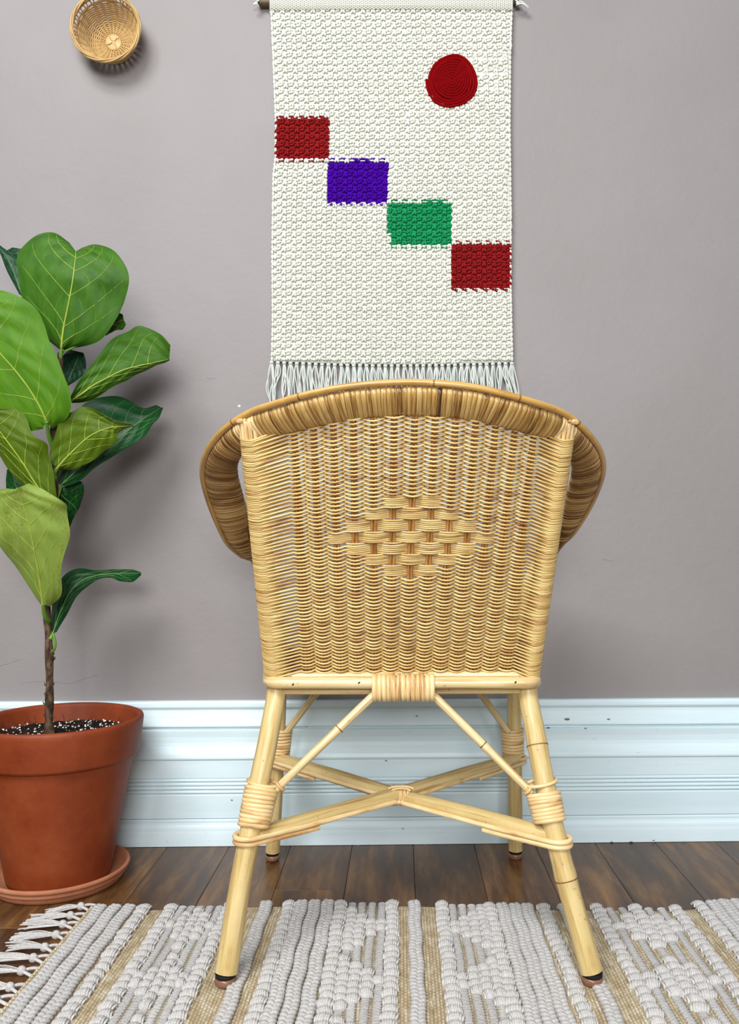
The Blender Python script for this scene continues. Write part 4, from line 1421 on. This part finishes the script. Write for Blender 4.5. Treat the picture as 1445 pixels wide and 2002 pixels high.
def tuft_mesh():
    """a bunched loop of cotton: seven yarns arched side by side over the cord"""
    m = MB()
    fan = rng.uniform(-.25, .25); t0 = rng.uniform(0, 9)
    for i in range(7):
        u = (i - 3) / 3.0
        hh = .0072 * math.sqrt(1 - (u * .86) ** 2) * rng.uniform(.92, 1.08); ll = .0092 * math.sqrt(1 - (u * .80) ** 2)
        pts = [(u * .0088 + fan * .004 * math.sin(a) * u + .0012 * math.cos(a) * fan * 3, ll * math.cos(a) + .0012 * fan * u, hh * math.sin(a)) for a in np.linspace(-.25, math.pi + .25, 8)]
        m.tube(pts, .00205, 5, caps=False, tint=t0 + i * .3, up=(1, 0, 0))
    return m


TUFTS = [tuft_mesh() for _ in range(10)]
tuft_spots = []


def bobbles(px, cond=None, w=.0112, phase=0.0):
    x0 = RX(px); y = far_edge(x0) + .004 - phase
    while y > Y_NEAR:
        if cond is None or cond(y):
            tuft_spots.append((x0 + rng.normal(0, .0009), y, w / .0104 * rng.uniform(.94, 1.08), rng.uniform(.9, 1.12), rng.uniform(.85, 1.15), int(rng.integers(0, 10)), rng.uniform(-.2, .2)))
        y -= .0190 * rng.uniform(.94, 1.06)


def cord(px, r=.0074):
    x0 = RX(px); y1 = far_edge(x0) + .003
    ys = np.arange(Y_NEAR, y1, .0035)
    pts = np.stack([x0 + .0008 * np.sin(ys * 37 + px), ys, np.full(len(ys), .0046)], -1)
    rr = r * .92 * (1 + .20 * np.cos(np.arange(len(ys)) * math.pi))
    m = MB(); m.tube(pts, rr, 8, tint=px * .1, up=(0, 0, 1), flat=.52); m.build('flat_cord', M_COTTON, rug)


def wave(y, per=.176, peak=1.41):
    """1 at the widest point of the motif, 0 between two motifs"""
    f = ((y - peak) / per) % 1.0
    return 1 - abs(f - round(f)) * 2


for px in (203, 230, 257, 590, 616, 642, 980, 1004, 1028, 1393, 1418, 1443, 810, 522, 1100): braid(px)
for px in (287, 341, 452, 567, 668, 767, 864, 955, 1059, 1162, 1313, 1366): bobbles(px, phase=random.uniform(0, .008))
# stepped triangles beside the middle, diamonds further out
for i, px in enumerate((690, 709, 729, 748)):
    cord(px); bobbles(px, lambda y, q=(i + .6) / 4.4: wave(y) > q, w=.0096, phase=i * .002)
for i, px in enumerate((938, 921, 902, 883)):
    cord(px); bobbles(px, lambda y, q=(i + .6) / 4.4: wave(y) > q, w=.0092, phase=i * .002)
for i, px in enumerate((360, 378, 396, 414, 432)):
    cord(px); bobbles(px, lambda y, q=abs(i - 2) / 2.7: wave(y) > q + .12, w=.0090, phase=i * .002)
for i, px in enumerate((1187, 1212, 1237, 1263, 1288)):
    cord(px); bobbles(px, lambda y, q=abs(i - 2) / 2.7: wave(y) > q + .12, w=.0120, phase=i * .002)
tuft_me = []
for m in TUFTS: tuft_me.append(m.mesh('loop_tuft', M_COTTON2))
vis = lambda q: (q[1] > 1.13 and abs(q[0] / q[1] * F_PX + CX - 722) < 740)
tuft_spots.sort(key=lambda q: (not vis(q), q[1]))
rest = MB()
for n_, (x, y, sx, sy, sz, kind_, rz) in enumerate(tuft_spots):
    if n_ < 300:
        o = link('loop_tuft', tuft_me[kind_], rug, loc=(x, y, .0055))
        o.scale = (sx, sy, sz); o.rotation_euler = (0, 0, rz)
    else:
        src = TUFTS[kind_]
        rest.add(np.vstack(src.v) * np.array([sx, sy, sz]) + np.array([x, y, .0055]), np.vstack(src.q), tc=np.vstack(src.tc))
rest.build('loop_tufts', M_COTTON2, rug, kind='stuff')
# bound side edges
for xx in (x_l, x_r):
    m = MB()
    for y in np.arange(Y_NEAR, far_edge(xx), .0085):
        m.blob((xx, y, .006), np.array([.0052, 0, 0]), np.array([0, .0046, 0]), np.array([0, 0, .0055]), 7, 5, float(rng.uniform(0, 4)))
    m.build('edge_binding', M_JUTE, rug)
# tassels
yk = 1.487
while yk > .93:
    for xx, dirn in ((x_l, -1), (x_r, 1)):
        m = MB()
        kx = xx + dirn * rng.uniform(.018, .026); ky = yk + rng.uniform(-.006, .006)
        for q in (-1, 1):
            m.tube(crom([(xx, ky + q * .013, .006), ((xx + kx) / 2, ky + q * .008, .009), (kx, ky, .009)], 6), .0026, 6, tint=q)
        m.blob((kx, ky, .0095), np.array([.0075, 0, 0]), np.array([0, .0068, 0]), np.array([0, 0, .0075]), 8, 6, 2.0)
        swing = rng.uniform(-.016, .020); ln = rng.uniform(.058, .078)
        for q in range(22):
            f = rng.uniform(-1, 1)
            e = np.array([kx + dirn * ln * rng.uniform(.82, 1.06), ky + swing + f * .018, .0018 + rng.uniform(0, .004)])
            mid = np.array([kx + dirn * ln * .45, ky + swing * .35 + f * .012, .007 + rng.uniform(0, .005)])
            m.tube(crom([(kx, ky + f * .004, .010), mid, e], 8), .00115, 4, tint=float(rng.uniform(0, 9)), up=(0, 0, 1))
        m.build('tassel', M_COTTON2, rug)
    yk -= .0385
